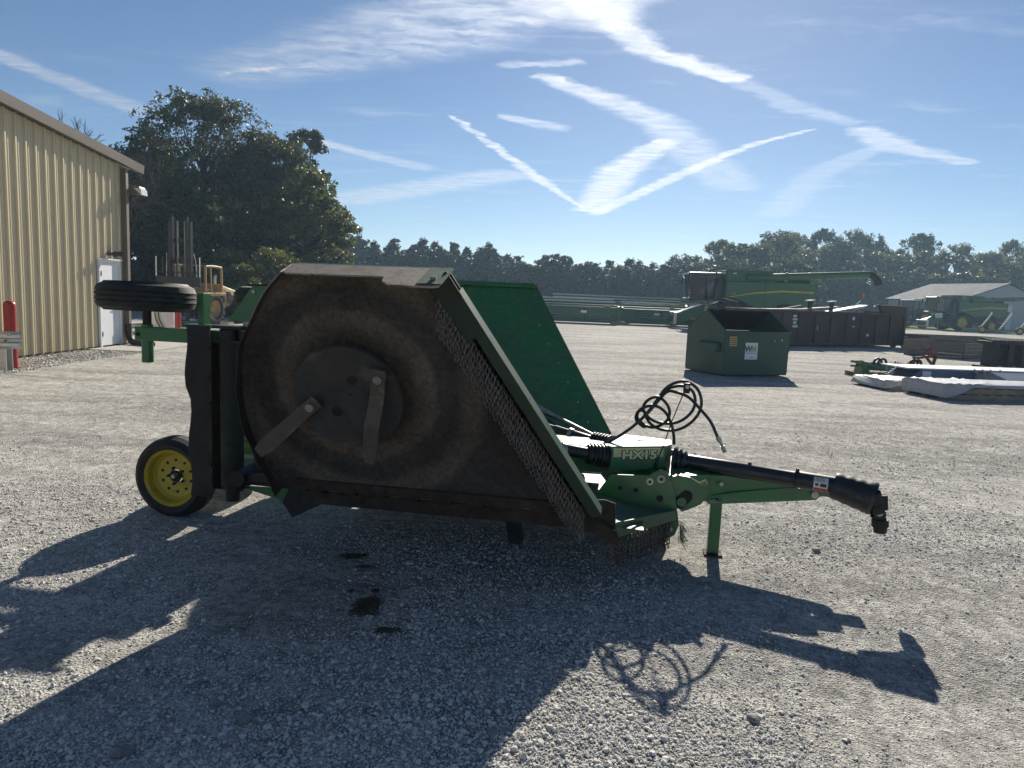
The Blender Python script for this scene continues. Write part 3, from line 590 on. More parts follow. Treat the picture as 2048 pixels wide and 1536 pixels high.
# bare tree over the roof
b = MB(); r = random.Random(5)
def twig(p, d, l, rad, lev):
    q = p+d*l; b.tube([p, q], rad, 5, rs=[rad, rad*.65])
    if lev:
        for _ in range(3 if lev > 1 else 4): twig(p+d*l*r.uniform(.45, 1.), (d+Vector((r.gauss(0, .45), r.gauss(0, .45), r.gauss(.1, .25)))).normalized(), l*r.uniform(.55, .75), rad*.6, lev-1)
for x_, y_, hh in ((0, 0, 1.), (2.6, .8, .88)):
    twig(Vector((x_, y_, -.2)), Vector((0, 0, 1)), 5.6*hh, .16, 0)
    for k in range(6): twig(Vector((x_, y_, 5.2*hh-k*.5)), Vector((r.gauss(0, .6), r.gauss(0, .6), .9)).normalized(), 2.1*hh, .07, 4)
bt = thing('bare_tree', 'leafless tree with fine twigs showing over the building roof', 'tree', (-21.6, 34., 0))
b.build('trunk', M_BARK, bt); bt.scale = (.95, .95, 1.10)
# pine row
G = 'pine row along the far side of the yard'
pm = [broad_tree_meshes(20+k, 10., 1.9+.15*k, 9500, .27, M_NEEDLE, .0, 85, subs=7, cone=.50) for k in range(6)]
r = random.Random(9)
def bank_label(i, n, kinds): return kinds[i % len(kinds)]
k = 0
for row in range(2):
    x = -34.+row*1.3
    while x < 36:
        yy = 112+row*6+r.uniform(-1, 1); hgt = (1.0 if x < -4 else .88-.10*min(1, max(0, (x+4)/35)))*r.uniform(.82, 1.06)*(1.03 if row else .92)
        o = tree('pine_tree', 'dark pine in the front line of the pine row' if row == 0 else 'dark pine in the back line of the pine row', 'pine', pm[r.randrange(6)], (x, yy, 0), r.uniform(0, 6), (r.uniform(.9, 1.15),)*2+(hgt,), G+(' front' if row == 0 else ' back'))
        k += 1; x += r.uniform(1.1, 2.1)
# deciduous wood on the right
dm = [broad_tree_meshes(30+k, 14., 3.9+.5*k, 16000, .34, (M_LEAF_B, M_LEAF_A)[k % 2], .02, 100) for k in range(4)]
dlow = [broad_tree_meshes(50+k, 14., 4.6, 16000, .34, (M_LEAF_A, M_LEAF_B)[k % 2], .0, 60) for k in range(2)]
k = 0
for row, (ya, sc) in enumerate(((112, .62), (122, .95), (133, 1.08))):
    x = 33.-row*1.
    while x < 112:
        g = min(1., .62+(x-30)/45.)
        tree('wood_tree', ('low bushy tree at the front edge of the far wood', 'grey green tree in the middle of the far wood', 'tall tree at the back of the far wood')[row], 'tree', (dlow[k % 2] if row == 0 else dm[k % 4]), (x, ya+r.uniform(-2, 2)+(0 if x < 46 else 14), 0), r.uniform(0, 6), (r.uniform(.8, 1.1),)*2+(sc*g*r.uniform(.94, 1.22),), 'far wood to the right, row %s' % ('one', 'two', 'three')[row])
        k += 1; x += r.uniform(4.2, 6.6)

# ================================================================== AIR: thin summer haze over the whole yard
hz_m = bpy.data.materials.new('summer_haze'); hz_m.use_nodes = True; hn = hz_m.node_tree; hn.nodes.clear()
pv = hn.nodes.new('ShaderNodeVolumePrincipled'); pv.inputs['Color'].default_value = (.50, .75, 1.0, 1); pv.inputs['Density'].default_value = .0007; pv.inputs['Anisotropy'].default_value = .25
ho = hn.nodes.new('ShaderNodeOutputMaterial'); hn.links.new(pv.outputs[0], ho.inputs['Volume'])
b = MB(); b.box((-740, -70, -1.2), (740, 1540, 21.)); tag(b.build('haze', hz_m), 'thin pale summer haze hanging over the yard', 'haze', kind='stuff')
# ================================================================== FOLDED ROTARY MOWER
GREEN = (.030, .150, .046); GREEN_D = (.016, .06, .022)
M_GRN = mat('green_machine_paint', GREEN, .34, col2=(.065, .085, .05), nscale=3.5, namt=.6, nlo=.44, nhi=.70, spec=.5, coat=.2, bump=.03, bscale=9, col3=(.10, .10, .075), s3=38, a3=(.64, .74))
M_GRN_DUST = mat('dusty_green_paint', (.034, .105, .045), .5, col2=(.12, .115, .09), nscale=3.5, namt=.75, nlo=.42, nhi=.70, col3=(.05, .035, .025), s3=26, a3=(.62, .72))
M_BLK = mat('black_paint', (.007, .007, .008), .6, col2=(.018, .014, .011), nscale=7, namt=.6, bump=.1, bscale=40)
M_RUB = mat('tyre_rubber', (.014, .014, .015), .7, col2=(.055, .05, .045), nscale=9, namt=.55, nlo=.45, nhi=.7, bump=.12, bscale=70)
M_PLAS = mat('black_plastic', (.014, .015, .018), .42, col2=(.05, .048, .045), nscale=12, namt=.4, nlo=.5, nhi=.75)
M_YEL = mat('yellow_rim_paint', (.50, .36, .025), .5, col2=(.26, .19, .05), nscale=9, namt=.5, nlo=.48, nhi=.72, col3=(.08, .06, .03), s3=40, a3=(.64, .74))
M_STEEL = mat('bare_steel', (.42, .41, .39), .38, .85, col2=(.22, .17, .13), nscale=14, namt=.6)
M_RUST = mat('rusty_steel', (.055, .038, .028), .85, .1, col2=(.028, .021, .017), nscale=11, namt=.9, bump=.3, bscale=70)
M_WORN = mat('worn_edge_steel', (.30, .25, .20), .65, .15, col2=(.16, .10, .065), nscale=7, namt=.9, nlo=.45, nhi=.68, stretch=(1, 1, 2.5), col3=(.10, .065, .045), s3=45, a3=(.60, .68), bump=.15, bscale=60)
M_SKIRT = mat('dark_caked_skirt', (.022, .018, .015), .85, col2=(.05, .038, .028), nscale=8, namt=.6, bump=.3, bscale=50)
M_DKPLATE = mat('scuffed_dark_green', (.018, .035, .02), .6, col2=(.03, .025, .02), nscale=6, namt=.7)
M_FLANGE = mat('dirty_green_flange', (.018, .042, .022), .6, col2=(.045, .042, .03), nscale=9, namt=.8)
M_CHAIN = mat('chain_steel', (.17, .155, .14), .34, .85, col2=(.08, .065, .052), nscale=30, namt=.7)
M_BLADE = mat('blade_steel', (.105, .088, .07), .6, .3, col2=(.12, .085, .06), nscale=12, namt=.8, bump=.3, bscale=60, col3=(.19, .16, .125), s3=8, a3=(.55, .7))
LEAN = R_(20); YH = -1.07; ZH = .51; sL = math.sin(LEAN); cL = math.cos(LEAN)
def Wn(s, t, d): return (s, YH-sL*t-cL*d, ZH+cL*t-sL*d)     # near wing: s forward, t up the deck, d out of the underside
def Wf(s, t, d): p = Wn(s, t, d); return (p[0], -p[1], p[2])
YAW = R_(9.5)
mow = thing('rotary_mower', 'green folded wing rotary mower with dirt-caked underside and drive shaft in front', 'mower', (1.40, 4.86, 0), -YAW)
SC, TC = -2.08, .69                               # spindle on the wing
def pan_material():
    m = bpy.data.materials.new('caked_underside'); m.use_nodes = True; nt = m.node_tree; N = nt.nodes; L = nt.links; b = N['Principled BSDF']
    b.inputs['Roughness'].default_value = .9; b.inputs['Specular IOR Level'].default_value = .25
    t = N.new('ShaderNodeTexCoord'); c = Wn(SC, TC, 0)
    sub = N.new('ShaderNodeVectorMath'); sub.operation = 'SUBTRACT'; sub.inputs[1].default_value = c; L.new(t.outputs['Object'], sub.inputs[0])
    ln = N.new('ShaderNodeVectorMath'); ln.operation = 'LENGTH'; L.new(sub.outputs[0], ln.inputs[0])
    def noise(s, d=6, r=.65):
        n = N.new('ShaderNodeTexNoise'); n.inputs['Scale'].default_value = s; n.inputs['Detail'].default_value = d; n.inputs['Roughness'].default_value = r; L.new(t.outputs['Object'], n.inputs['Vector']); return n.outputs['Fac']
    def mth(op, a, c_):
        n = N.new('ShaderNodeMath'); n.operation = op
        for i, x in enumerate((a, c_)):
            if isinstance(x, (int, float)): n.inputs[i].default_value = x
            else: L.new(x, n.inputs[i])
        return n.outputs[0]
    # radius wobbled by noise drives the wear rings left by the swinging blades
    rad = mth('ADD', ln.outputs['Value'], mth('MULTIPLY', mth('SUBTRACT', noise(3.5), .5), .10))
    rp = N.new('ShaderNodeValToRGB'); L.new(rad, rp.inputs[0]); e = rp.color_ramp.elements
    stops = [(0., (.10, .08, .062)), (.33, (.10, .078, .058)), (.375, (.135, .105, .078)), (.45, (.145, .112, .083)), (.485, (.078, .063, .053)), (.58, (.058, .049, .043)), (.645, (.11, .088, .069)), (.71, (.12, .096, .075)), (.77, (.062, .052, .046)), (1., (.055, .047, .041))]
    e[0].position = 0; e[0].color = (*stops[0][1], 1); e[1].position = 1.; e[1].color = (*stops[-1][1], 1)
    for p, c2 in stops[1:-1]: x = e.new(p); x.color = (*c2, 1)
    x = N.new('ShaderNodeMix'); x.data_type = 'RGBA'; x.blend_type = 'MULTIPLY'; x.inputs['Factor'].default_value = 1.
    L.new(rp.outputs[0], x.inputs['A'])
    sp = N.new('ShaderNodeMapRange'); L.new(noise(34, 5, .75), sp.inputs['Value']); sp.inputs['From Min'].default_value = .3; sp.inputs['From Max'].default_value = .68; sp.inputs['To Min'].default_value = .5; sp.inputs['To Max'].default_value = 1.25
    pt = N.new('ShaderNodeMapRange'); L.new(noise(2.6, 5, .6), pt.inputs['Value']); pt.inputs['From Min'].default_value = .34; pt.inputs['From Max'].default_value = .66; pt.inputs['To Min'].default_value = .75; pt.inputs['To Max'].default_value = 1.2
    cc_ = N.new('ShaderNodeCombineColor'); v = mth('MULTIPLY', sp.outputs[0], pt.outputs[0])
    for i in range(3): L.new(v, cc_.inputs[i])
    L.new(cc_.outputs[0], x.inputs['B']); L.new(x.outputs['Result'], b.inputs['Base Color'])
    bp = N.new('ShaderNodeBump'); bp.inputs['Strength'].default_value = .5; bp.inputs['Distance'].default_value = .01; L.new(noise(45, 6, .7), bp.inputs['Height']); L.new(bp.outputs[0], b.inputs['Normal'])
    return m
M_PAN = pan_material()
M_DISC = mat('disc_steel', (.062, .054, .047), .6, .25, col2=(.05, .044, .04), nscale=9, namt=.7, bump=.2, bscale=60, col3=(.13, .112, .092), s3=5, a3=(.60, .72))
REAR = [(-2.60, .02), (-2.665, .20), (-2.70, .34), (-2.725, .546), (-2.705, .742), (-2.645, .97), (-2.565, 1.10), (-2.45, 1.27), (-2.335, 1.385)]
def smooth_poly(p, n=4): return [(v.x, v.y) for v in catmull([(a, b, 0) for a, b in p], n)]
REARS = smooth_poly(REAR)
FRONT = [(-1.50, 1.385), (-.70, .02)]
OUT = REARS+FRONT
fd = Vector((FRONT[1][0]-FRONT[0][0], FRONT[1][1]-FRONT[0][1])).normalized(); fo = Vector((-fd.y, fd.x)); fo = fo if fo.x > 0 else -fo   # along the front edge / outward
def edge_strip(b, poly, fn, d0, d1, th):          # upright band following a polyline; th to the outer side
    n = len(poly); ins = []; outs = []
    for i, p in enumerate(poly):
        a = Vector(poly[max(i-1, 0)]); c = Vector(poly[min(i+1, n-1)]); t = (c-a).normalized(); nn = Vector((-t.y, t.x))
        ins.append(p); outs.append((p[0]+nn.x*th, p[1]+nn.y*th))
    dd1 = d1 if isinstance(d1, (list, tuple)) else [d1]*n
    vs = [fn(*p, d0) for p in ins]+[fn(*p, dd1[i]) for i, p in enumerate(ins)]+[fn(*p, d0) for p in outs]+[fn(*p, dd1[i]) for i, p in enumerate(outs)]
    fs = []
    for i in range(n-1):
        fs += [(i, i+1, n+i+1, n+i), (2*n+i, 3*n+i, 3*n+i+1, 2*n+i+1), (n+i, n+i+1, 3*n+i+1, 3*n+i), (i, 2*n+i, 2*n+i+1, i+1)]
    fs += [(0, n, 3*n, 2*n), (n-1, 3*n-1, 4*n-1, 2*n-1)]
    b.add(vs, fs); return b
def chain_mesh(name, links, pitch, seed):
    r = random.Random(seed); b = MB(); z = 0.
    for k in range(links):
        a = (0 if k % 2 else math.pi/2)+.35+r.uniform(-.25, .25); u = Vector((math.cos(a), math.sin(a), 0)); hw = pitch*.34; hh = pitch*.62; pts = []
        for j in range(11):
            q = 2*math.pi*j/10; sx_ = math.cos(q)*hw; sz = math.sin(q); sz = (hh if sz > 0 else -hh)*(abs(sz)**.75)
            pts.append(Vector((u.x*sx_+r.uniform(-.0003, .0003), u.y*sx_, z-hh*.8+sz)))
        b.tube(pts, pitch*.125, 5, cap=False); z -= pitch
    me = bpy.data.meshes.new(name); me.from_pydata(b.v, [], b.f); me.shade_smooth(); me.materials.append(M_CHAIN); return me
CH = [chain_mesh('chain', 6, .027, k) for k in range(4)]; CH2 = [chain_mesh('chain', 7, .027, 10+k) for k in range(3)]
def wing(fn, near):
    nm = 'wing_deck'
    b = MB(); b.prism(OUT, fn, -.010, -.002); deck = b.build(nm, M_GRN, mow)
    b = MB(); b.prism(OUT, fn, -.0018, .004); b.build('underside_lining', M_PAN, deck)
    # rounded rim between deck and rear skirt
    b = MB(); vs = []; n = len(REARS); m_ = 7
    for i, p in enumerate(REARS):
        a = Vector(REARS[max(i-1, 0)]); c = Vector(REARS[min(i+1, n-1)]); t_ = (c-a).normalized(); nn = Vector((t_.y, -t_.x))
        for k in range(m_):
            q = math.pi/2*k/(m_-1); ins = .115*(1-math.sin(q)); dd = .005+.085*(1-math.cos(q)); vs.append(fn(p[0]+nn.x*ins, p[1]+nn.y*ins, dd))
    b.add(vs, [(i*m_+k, i*m_+k+1, (i+1)*m_+k+1, (i+1)*m_+k) for i in range(n-1) for k in range(m_-1)]); b.build('rim_curve', M_PAN, deck, smooth=60)
    # skirts
    b = MB(); n = len(REARS); edge_strip(b, REARS, fn, -.012, [.165-.02*abs(math.sin(i*.6)) if i < n*.62 else .13 for i in range(n)], .008)
    b.build('rear_skirt', M_SKIRT, deck, smooth=40)
    ue = [p for p in REARS if p[1] > 1.10]; b = MB(); edge_strip(b, [(p[0]-.0085*math.cos(.9), p[1]+.0085*math.sin(.9)) for p in ue], fn, -.012, .128, .006); b.build('lit_skirt_face', M_WORN, deck, smooth=40)  # pale worn-steel skin, paints the upper outer skirt as sunlit
    b = MB(); b.prism([(-2.345, -.012), (-2.33, .125), (-2.30, .139), (-1.805, .137), (-1.79, .15), (-1.785, .20), (-1.735, .255), (-1.52, .262), (-1.49, .245), (-1.485, -.012)], lambda a, d, e: fn(a, 1.386+e, d), 0., .009)
    b.build('side_skirt', M_WORN, deck)
    b = MB(); b.prism([(-1.60, -.01), (-1.60, .235), (-1.478, .235), (-1.478, -.01)], lambda a, d, e: fn(a, 1.3965+e, d), 0., .004); sp = b.build('end_patch', M_GRN_DUST, deck)
    p = fn(-1.535, 1.400, .17); q = fn(-1.535, 1.416, .17); MB().cyl(p, q, .014, 10).build('bolt', M_STEEL, sp, smooth=40)
    # front lip: outer face, return flange toward the viewer, rub plate over the outer end
    A = Vector(FRONT[0]); B = Vector(FRONT[1]); L_ = (B-A).length
    def fp(a, o, d): c = A+fd*a+fo*o; return fn(c.x, c.y, d)
    b = MB()
    for (o0, o1, d0, d1) in ((0., .008, -.012, .060),): b.hull([fp(.10, o0, d0), fp(L_, o0, d0), fp(L_, o1, d0), fp(.10, o1, d0)], [fp(.10, o0, d1), fp(L_, o0, d1), fp(L_, o1, d1), fp(.10, o1, d1)])
    fl = b.build('front_lip', M_GRN_DUST, deck)
    b = MB(); b.hull([fp(.10, -.05, .0605), fp(L_, -.05, .0605), fp(L_, .012, .0605), fp(.10, .012, .0605)], [fp(.10, -.05, .068), fp(L_, -.05, .068), fp(L_, .012, .068), fp(.10, .012, .068)]); b.build('return_flange', M_FLANGE, fl)
    b = MB(); b.hull([fp(-.02, -.105, .0685), fp(.36, -.105, .0685), fp(.33, .016, .0685), fp(-.02, .016, .0685)], [fp(-.02, -.105, .077), fp(.36, -.105, .077), fp(.33, .016, .077), fp(-.02, .016, .077)]); b.build('rub_plate', M_DKPLATE if near else M_GRN, fl)
    # top stiffener and rivets on the upper face
    b = MB(); b.hull([fn(-2.33, 1.345, -.0105), fn(-1.50, 1.345, -.0105), fn(-1.50, 1.39, -.0105), fn(-2.33, 1.39, -.0105)], [fn(-2.33, 1.345, -.05), fn(-1.50, 1.345, -.05), fn(-1.50, 1.39, -.05), fn(-2.33, 1.39, -.05)]); b.build('top_rib', M_GRN, deck, bevel=.004)
    for k in range(7):
        c = A+fd*(.17+k*.2)+fo*-.13; MB().cyl(fn(c.x, c.y, -.0105), fn(c.x, c.y, -.019), .009, 8).build('rivet', M_STEEL, deck)
    # hinge knuckles
    for k in range(9):
        x0 = -2.50+k*.2; y = YH+.045; z = ZH-.025; y = y if near else -y
        MB().cyl((x0, y, z), (x0+.12, y, z), .030, 14).build('hinge_knuckle', M_RUST if near else M_GRN, deck, smooth=40)
    x0 = -2.56; y = (YH+.045)*(1 if near else -1); MB().cyl((x0, y, ZH-.025), (-.72, y, ZH-.025), .014, 10).build('hinge_pin', M_STEEL, deck, smooth=40)
    b = MB(); b.hull([fn(-2.60, -.012, -.012), fn(-.72, -.012, -.012), fn(-.72, .05, -.012), fn(-2.60, .05, -.012)], [fn(-2.60, -.012, .022), fn(-.72, -.012, .022), fn(-.72, .05, .022), fn(-2.60, .05, .022)]); b.build('hinge_strip', M_RUST, deck, bevel=.004)
    # wing gearbox and spindle on the upper face
    b = MB(); b.lathe([(.0, .17), (.05, .17), (.06, .10), (.26, .09), (.28, .06)], fn(SC, TC, -.011), Vector(fn(0, 0, -1))-Vector(fn(0, 0, 0)), 20); b.build('gearbox', M_GRN, deck, smooth=40)
    nrm = Vector(fn(0, 0, 1))-Vector(fn(0, 0, 0))
    pr = [(.005, .05), (.09, .05), (.105, .12), (.112, .20), (.120, .285), (.128, .305), (.122, .308), (.108, .287), (.098, .20), (.080, .12), (.06, .055)]
    # stump pan: dished disc with two drain holes
    def dish(r_): return .112+.012*max(0., (r_-.10)/.205)**2-(.0 if r_ > .10 else .004)
    b = MB(); nr, na = 10, 48; vs = []
    for i in range(nr+1):
        rr = .022+(.305-.022)*i/nr
        for k in range(na): a = 2*math.pi*k/na; vs.append(fn(SC+rr*math.cos(a), TC+rr*math.sin(a), dish(rr)))
    for k in range(na): a = 2*math.pi*k/na; vs.append(fn(SC+.311*math.cos(a), TC+.311*math.sin(a), dish(.305)-.02))
    for k in range(na): a = 2*math.pi*k/na; vs.append(fn(SC+.30*math.cos(a), TC+.30*math.sin(a), dish(.305)-.022))
    fs = [(i*na+k, i*na+(k+1) % na, (i+1)*na+(k+1) % na, (i+1)*na+k) for i in range(nr+2) for k in range(na)]+[tuple(range(na))[::-1]]
    b.add(vs, fs); disc = b.build('stump_pan', M_DISC, deck, smooth=35)
    MB().cyl(fn(SC, TC, .0), fn(SC, TC, .10), .06, 16).build('spindle', M_RUST, disc, smooth=40)
    MB().cyl(fn(SC+.005, TC+.01, .10), fn(SC+.005, TC+.01, .118), .013, 6).build('spindle_nut', M_DISC, disc)
    for ds, dt in ((.035, .105), (-.078, -.092)):
        b = MB(); b.lathe([(.0, .032), (.003, .034), (.003, .030), (.0, .029)], fn(SC+ds, TC+dt, .1115), nrm, 20, closed=True); hr = b.build('hole_rim', M_DISC, disc, smooth=60)
        MB().cyl(fn(SC+ds, TC+dt, .10), fn(SC+ds, TC+dt, .1130), .0285, 18).build('drain_hole', M_BLK, hr)
    # two swinging blades
    for (s0, t0, s1, t1) in ((-2.285, .645, -2.60, .372), (-1.878, .838, -1.955, .372)):
        p = Vector((s0, t0)); q = Vector((s1, t1)); d_ = (q-p).normalized(); nn = Vector((-d_.y, d_.x)); Lb = (q-p).length; st = []
        for a, dd, w in ((-.055, .150, .078), (.10, .150, .080), (.17, .170, .082), (.25, .205, .086), (Lb-.05, .210, .086), (Lb+.02, .21, .062)): st.append((a, dd, w))
        b = MB(); vs = []
        for a, dd, w in st:
            c = p+d_*a
            for sgn, off in ((-1, 0), (1, 0), (1, .014), (-1, .014)): e = c+nn*(sgn*w/2); vs.append(fn(e.x, e.y, dd+off+(.012 if sgn > 0 and a > .2 else 0)))
        fs = [(0, 1, 2, 3), tuple(len(vs)-4+i for i in (3, 2, 1, 0))]
        for i in range(len(st)-1):
            o = i*4
            for k in range(4): fs.append((o+k, o+4+k, o+4+(k+1) % 4, o+(k+1) % 4))
        b.add(vs, fs); bl = b.build('blade', M_BLADE, disc, bevel=.003)
        MB().cyl(fn(s0, t0, .1645), fn(s0, t0, .180), .024, 18).build('blade_bolt', M_STEEL, bl, smooth=40, bevel=.002)
        MB().cyl(fn(s0, t0, .112), fn(s0, t0, .1495), .036, 18).build('bolt_collar', M_BLADE, bl, smooth=40)
    # deck stiffening ring seen inside the rear skirt
    inn = [(SC-.0+(a-SC)*.90, TC+(b_-TC)*.90) for a, b_ in REARS[5:-3]]
    b = MB(); b.tube([fn(a, c, .007) for a, c in inn], .006, 6); b.build('inner_bead', M_RUST, deck, smooth=60)
    if not near: return deck
    # chain guard: two hanging rows under the front lip
    b = MB(); b.hull([fp(.05, -.095, .01), fp(L_-.03, -.095, .01), fp(L_-.03, -.08, .01), fp(.05, -.08, .01)], [fp(.05, -.095, .055), fp(L_-.03, -.095, .055), fp(L_-.03, -.08, .055), fp(.05, -.08, .055)]); b.build('chain_bar', M_RUST, fl)
    n = 54
    for k in range(n):
        for row in range(2):
            a = .06+(L_-.10)*(k+.5*row)/n; p = fp(a, -.075-.026*row, .050+.018*row+random.uniform(-.004, .004))
            o = link('chain', CH[(k+2*row) % 4], fl, loc=p, rot=(random.uniform(-.05, .05), random.uniform(-.05, .05), random.uniform(-.4, .4)))
    return deck
wing(Wn, True); wing(Wf, False)

# ---- centre deck
ctr = MB()
poly = [(-2.55, -.98), (-.62, -.98), (-.25, -.46), (-.25, .46), (-.62, .98), (-2.55, .98)]
ctr.prism(poly, lambda a, c, d: (a, c, d), .375, .385); cdeck = ctr.build('centre_deck', M_GRN_DUST, mow)
b = MB(); b.prism([(x_*1., y_*.995) for x_, y_ in poly], lambda a, c, d: (a, c, d), .368, .3745); b.build('underside_lining', M_RUST, cdeck)
for sgn in (-1, 1):
    A3 = Vector((-.625, sgn*.985, 0)); B3 = Vector((-.243, sgn*.465, 0))
    b = MB(); d_ = (B3-A3).normalized(); nn = Vector((d_.y, -d_.x, 0))*sgn*-1
    nn = Vector((-d_.y*sgn, d_.x*sgn, 0)); nn = nn if nn.x > 0 else -nn
    b.hull([A3+Vector((0, 0, .333)), B3+Vector((0, 0, .318)), B3+nn*.012+Vector((0, 0, .318)), A3+nn*.012+Vector((0, 0, .333))], [A3+Vector((0, 0, .425)), B3+Vector((0, 0, .385)), B3+nn*.012+Vector((0, 0, .385)), A3+nn*.012+Vector((0, 0, .425))])
    fb = b.build('front_bar', M_GRN_DUST, cdeck, bevel=.003)
    n = 17
    for k in range(n):
        for row in range(2):
            q = (k+.5*row+.3)/n
            if q > 1: continue
            p = A3.lerp(B3, q)-nn*(.02+.03*row); link('chain', CH2[(k+row) % 3], fb, loc=(p.x, p.y, .333-.012*q), rot=(random.uniform(-.06, .06), random.uniform(-.06, .06), random.uniform(-.4, .4)))
    b = MB(); b.hull([(-2.45, sgn*.30, .3855), (-.45, sgn*.47, .3855), (-.45, sgn*.95, .3855), (-2.45, sgn*.95, .3855)], [(-2.4, sgn*.30, .47), (-.70, sgn*.45, .45), (-.62, sgn*.90, .395), (-2.4, sgn*.92, .44)]); b.build('deck_dome', M_GRN_DUST, cdeck)
    # side plate that carries the tongue hinge
    sp = [(-.76, .40), (-.745, .455), (-.667, .58), (-.42, .592), (-.385, .62), (-.35, .638), (-.315, .628), (-.292, .60), (-.252, .49), (-.212, .285), (-.235, .215), (-.29, .18), (-.37, .185), (-.43, .30), (-.50, .37)]
    y0 = sgn*.452
    b = MB(); b.prism(sp, lambda a, c, d: (a, y0+d, c), -.007, .007); pl = b.build('side_plate', M_GRN, mow, bevel=.002)
    for x_, z_, r_, m_ in ((-.415, .555, .023, M_STEEL), (-.345, .578, .026, M_STEEL), (-.345, .45, .020, M_BLK), (-.60, .495, .012, M_BLK), (-.50, .49, .012, M_BLK), (-.262, .25, .012, M_STEEL)):
        b = MB(); b.cyl((x_, y0+sgn*.0072, z_), (x_, y0+sgn*.018, z_), r_, 18); bo = b.build('bolt', m_, pl, smooth=40)
        if r_ > .022: MB().cyl((x_+.001, y0+sgn*.0182, z_), (x_+.001, y0+sgn*.0225, z_), r_*.45, 12).build('bolt_head', M_RUST, bo)
    b = MB(); b.prism([(-.785, .37), (-.785, .50), (-.74, .556), (-.68, .562), (-.62, .545), (-.612, .45), (-.612, .36), (-.64, .33)], lambda a, c, d: (a, sgn*1.0+d, c), -.005, .005); b.build('corner_bracket', M_RUST, cdeck)
    b = MB(); b.prism([(-.80, .49), (-.60, .395), (-.585, .33), (-.66, .32), (-.82, .44)], lambda a, c, d: (a, sgn*1.05+d, c), -.006, .006); b.build('skid_shoe', M_RUST, cdeck)
    b = MB(); b.prism([(-.38, .30), (-.24, .31), (-.235, .20), (-.30, .125), (-.40, .13)], lambda a, c, d: (a, sgn*.36+d, c), -.02, .02); b.build('skid_plate', M_BLK, cdeck)
for sgn in (-1, 1): MB().prism([(-2.55, .37), (-.80, .37), (-.72, .43), (-.74, .545), (-2.55, .545)], lambda a, c, d: (a, sgn*(.984+d), c), -.008, .004).build('deck_light_block', M_RUST, cdeck)  # plates added to darken the deck edge and stop sun leaking under the hinge
# centre stump pan and hanging blade
cb_ = MB(); cb_.lathe([(0, .05), (.0, .24), (.012, .32), (.02, .325), (.03, .32), (.03, .05)], (-1.27, -.05, .20), (0, 0, 1), 40); cpan = cb_.build('stump_pan', M_BLK, cdeck, smooth=35)
b = MB(); b.prism([(-1.36, .235), (-1.25, .235), (-1.215, .085), (-1.235, .06), (-1.31, .06), (-1.325, .10)], lambda a, c, d: (a, -.43+d-.4*(.23-c), c), 0, .014); b.build('blade', M_BLK, cpan, bevel=.002)
MB().cyl((-1.27, -.05, .23), (-1.27, -.05, .37), .06, 14).build('spindle', M_RUST, cpan)
# black rear flap and rear beams
b = MB(); b.hull([(-2.66, -.90, .235), (-2.35, -.86, .40), (-2.35, -.84, .40), (-2.66, -.88, .235)], [(-2.73, -.90, .33), (-2.68, -.88, .45), (-2.68, -.86, .45), (-2.73, -.88, .33)]); b.build('rear_flap', M_BLK, cdeck)
b = MB(); b.prism([(-3.05, .385), (-2.58, .40), (-2.58, .34), (-2.72, .30), (-2.98, .355)], lambda a, c, d: (a, -.80+d, c), -.006, .006); b.build('rear_gusset', M_GRN, cdeck)
for sgn in (-1, 1): MB().obox((-2.56, sgn*.28, .43), (-3.85, sgn*.28, .37), .09, .10).build('axle_beam', M_GRN, cdeck, bevel=.006)
MB().cyl((-3.02, -.95, .47), (-3.02, .95, .47), .055, 16).build('rock_shaft', M_BLK, cdeck, smooth=40)
for y_ in (-.80, -.6): MB().obox((-3.10, y_, .42), (-2.56, y_, .41), .03, .035).build('rear_link', M_BLK, cdeck)

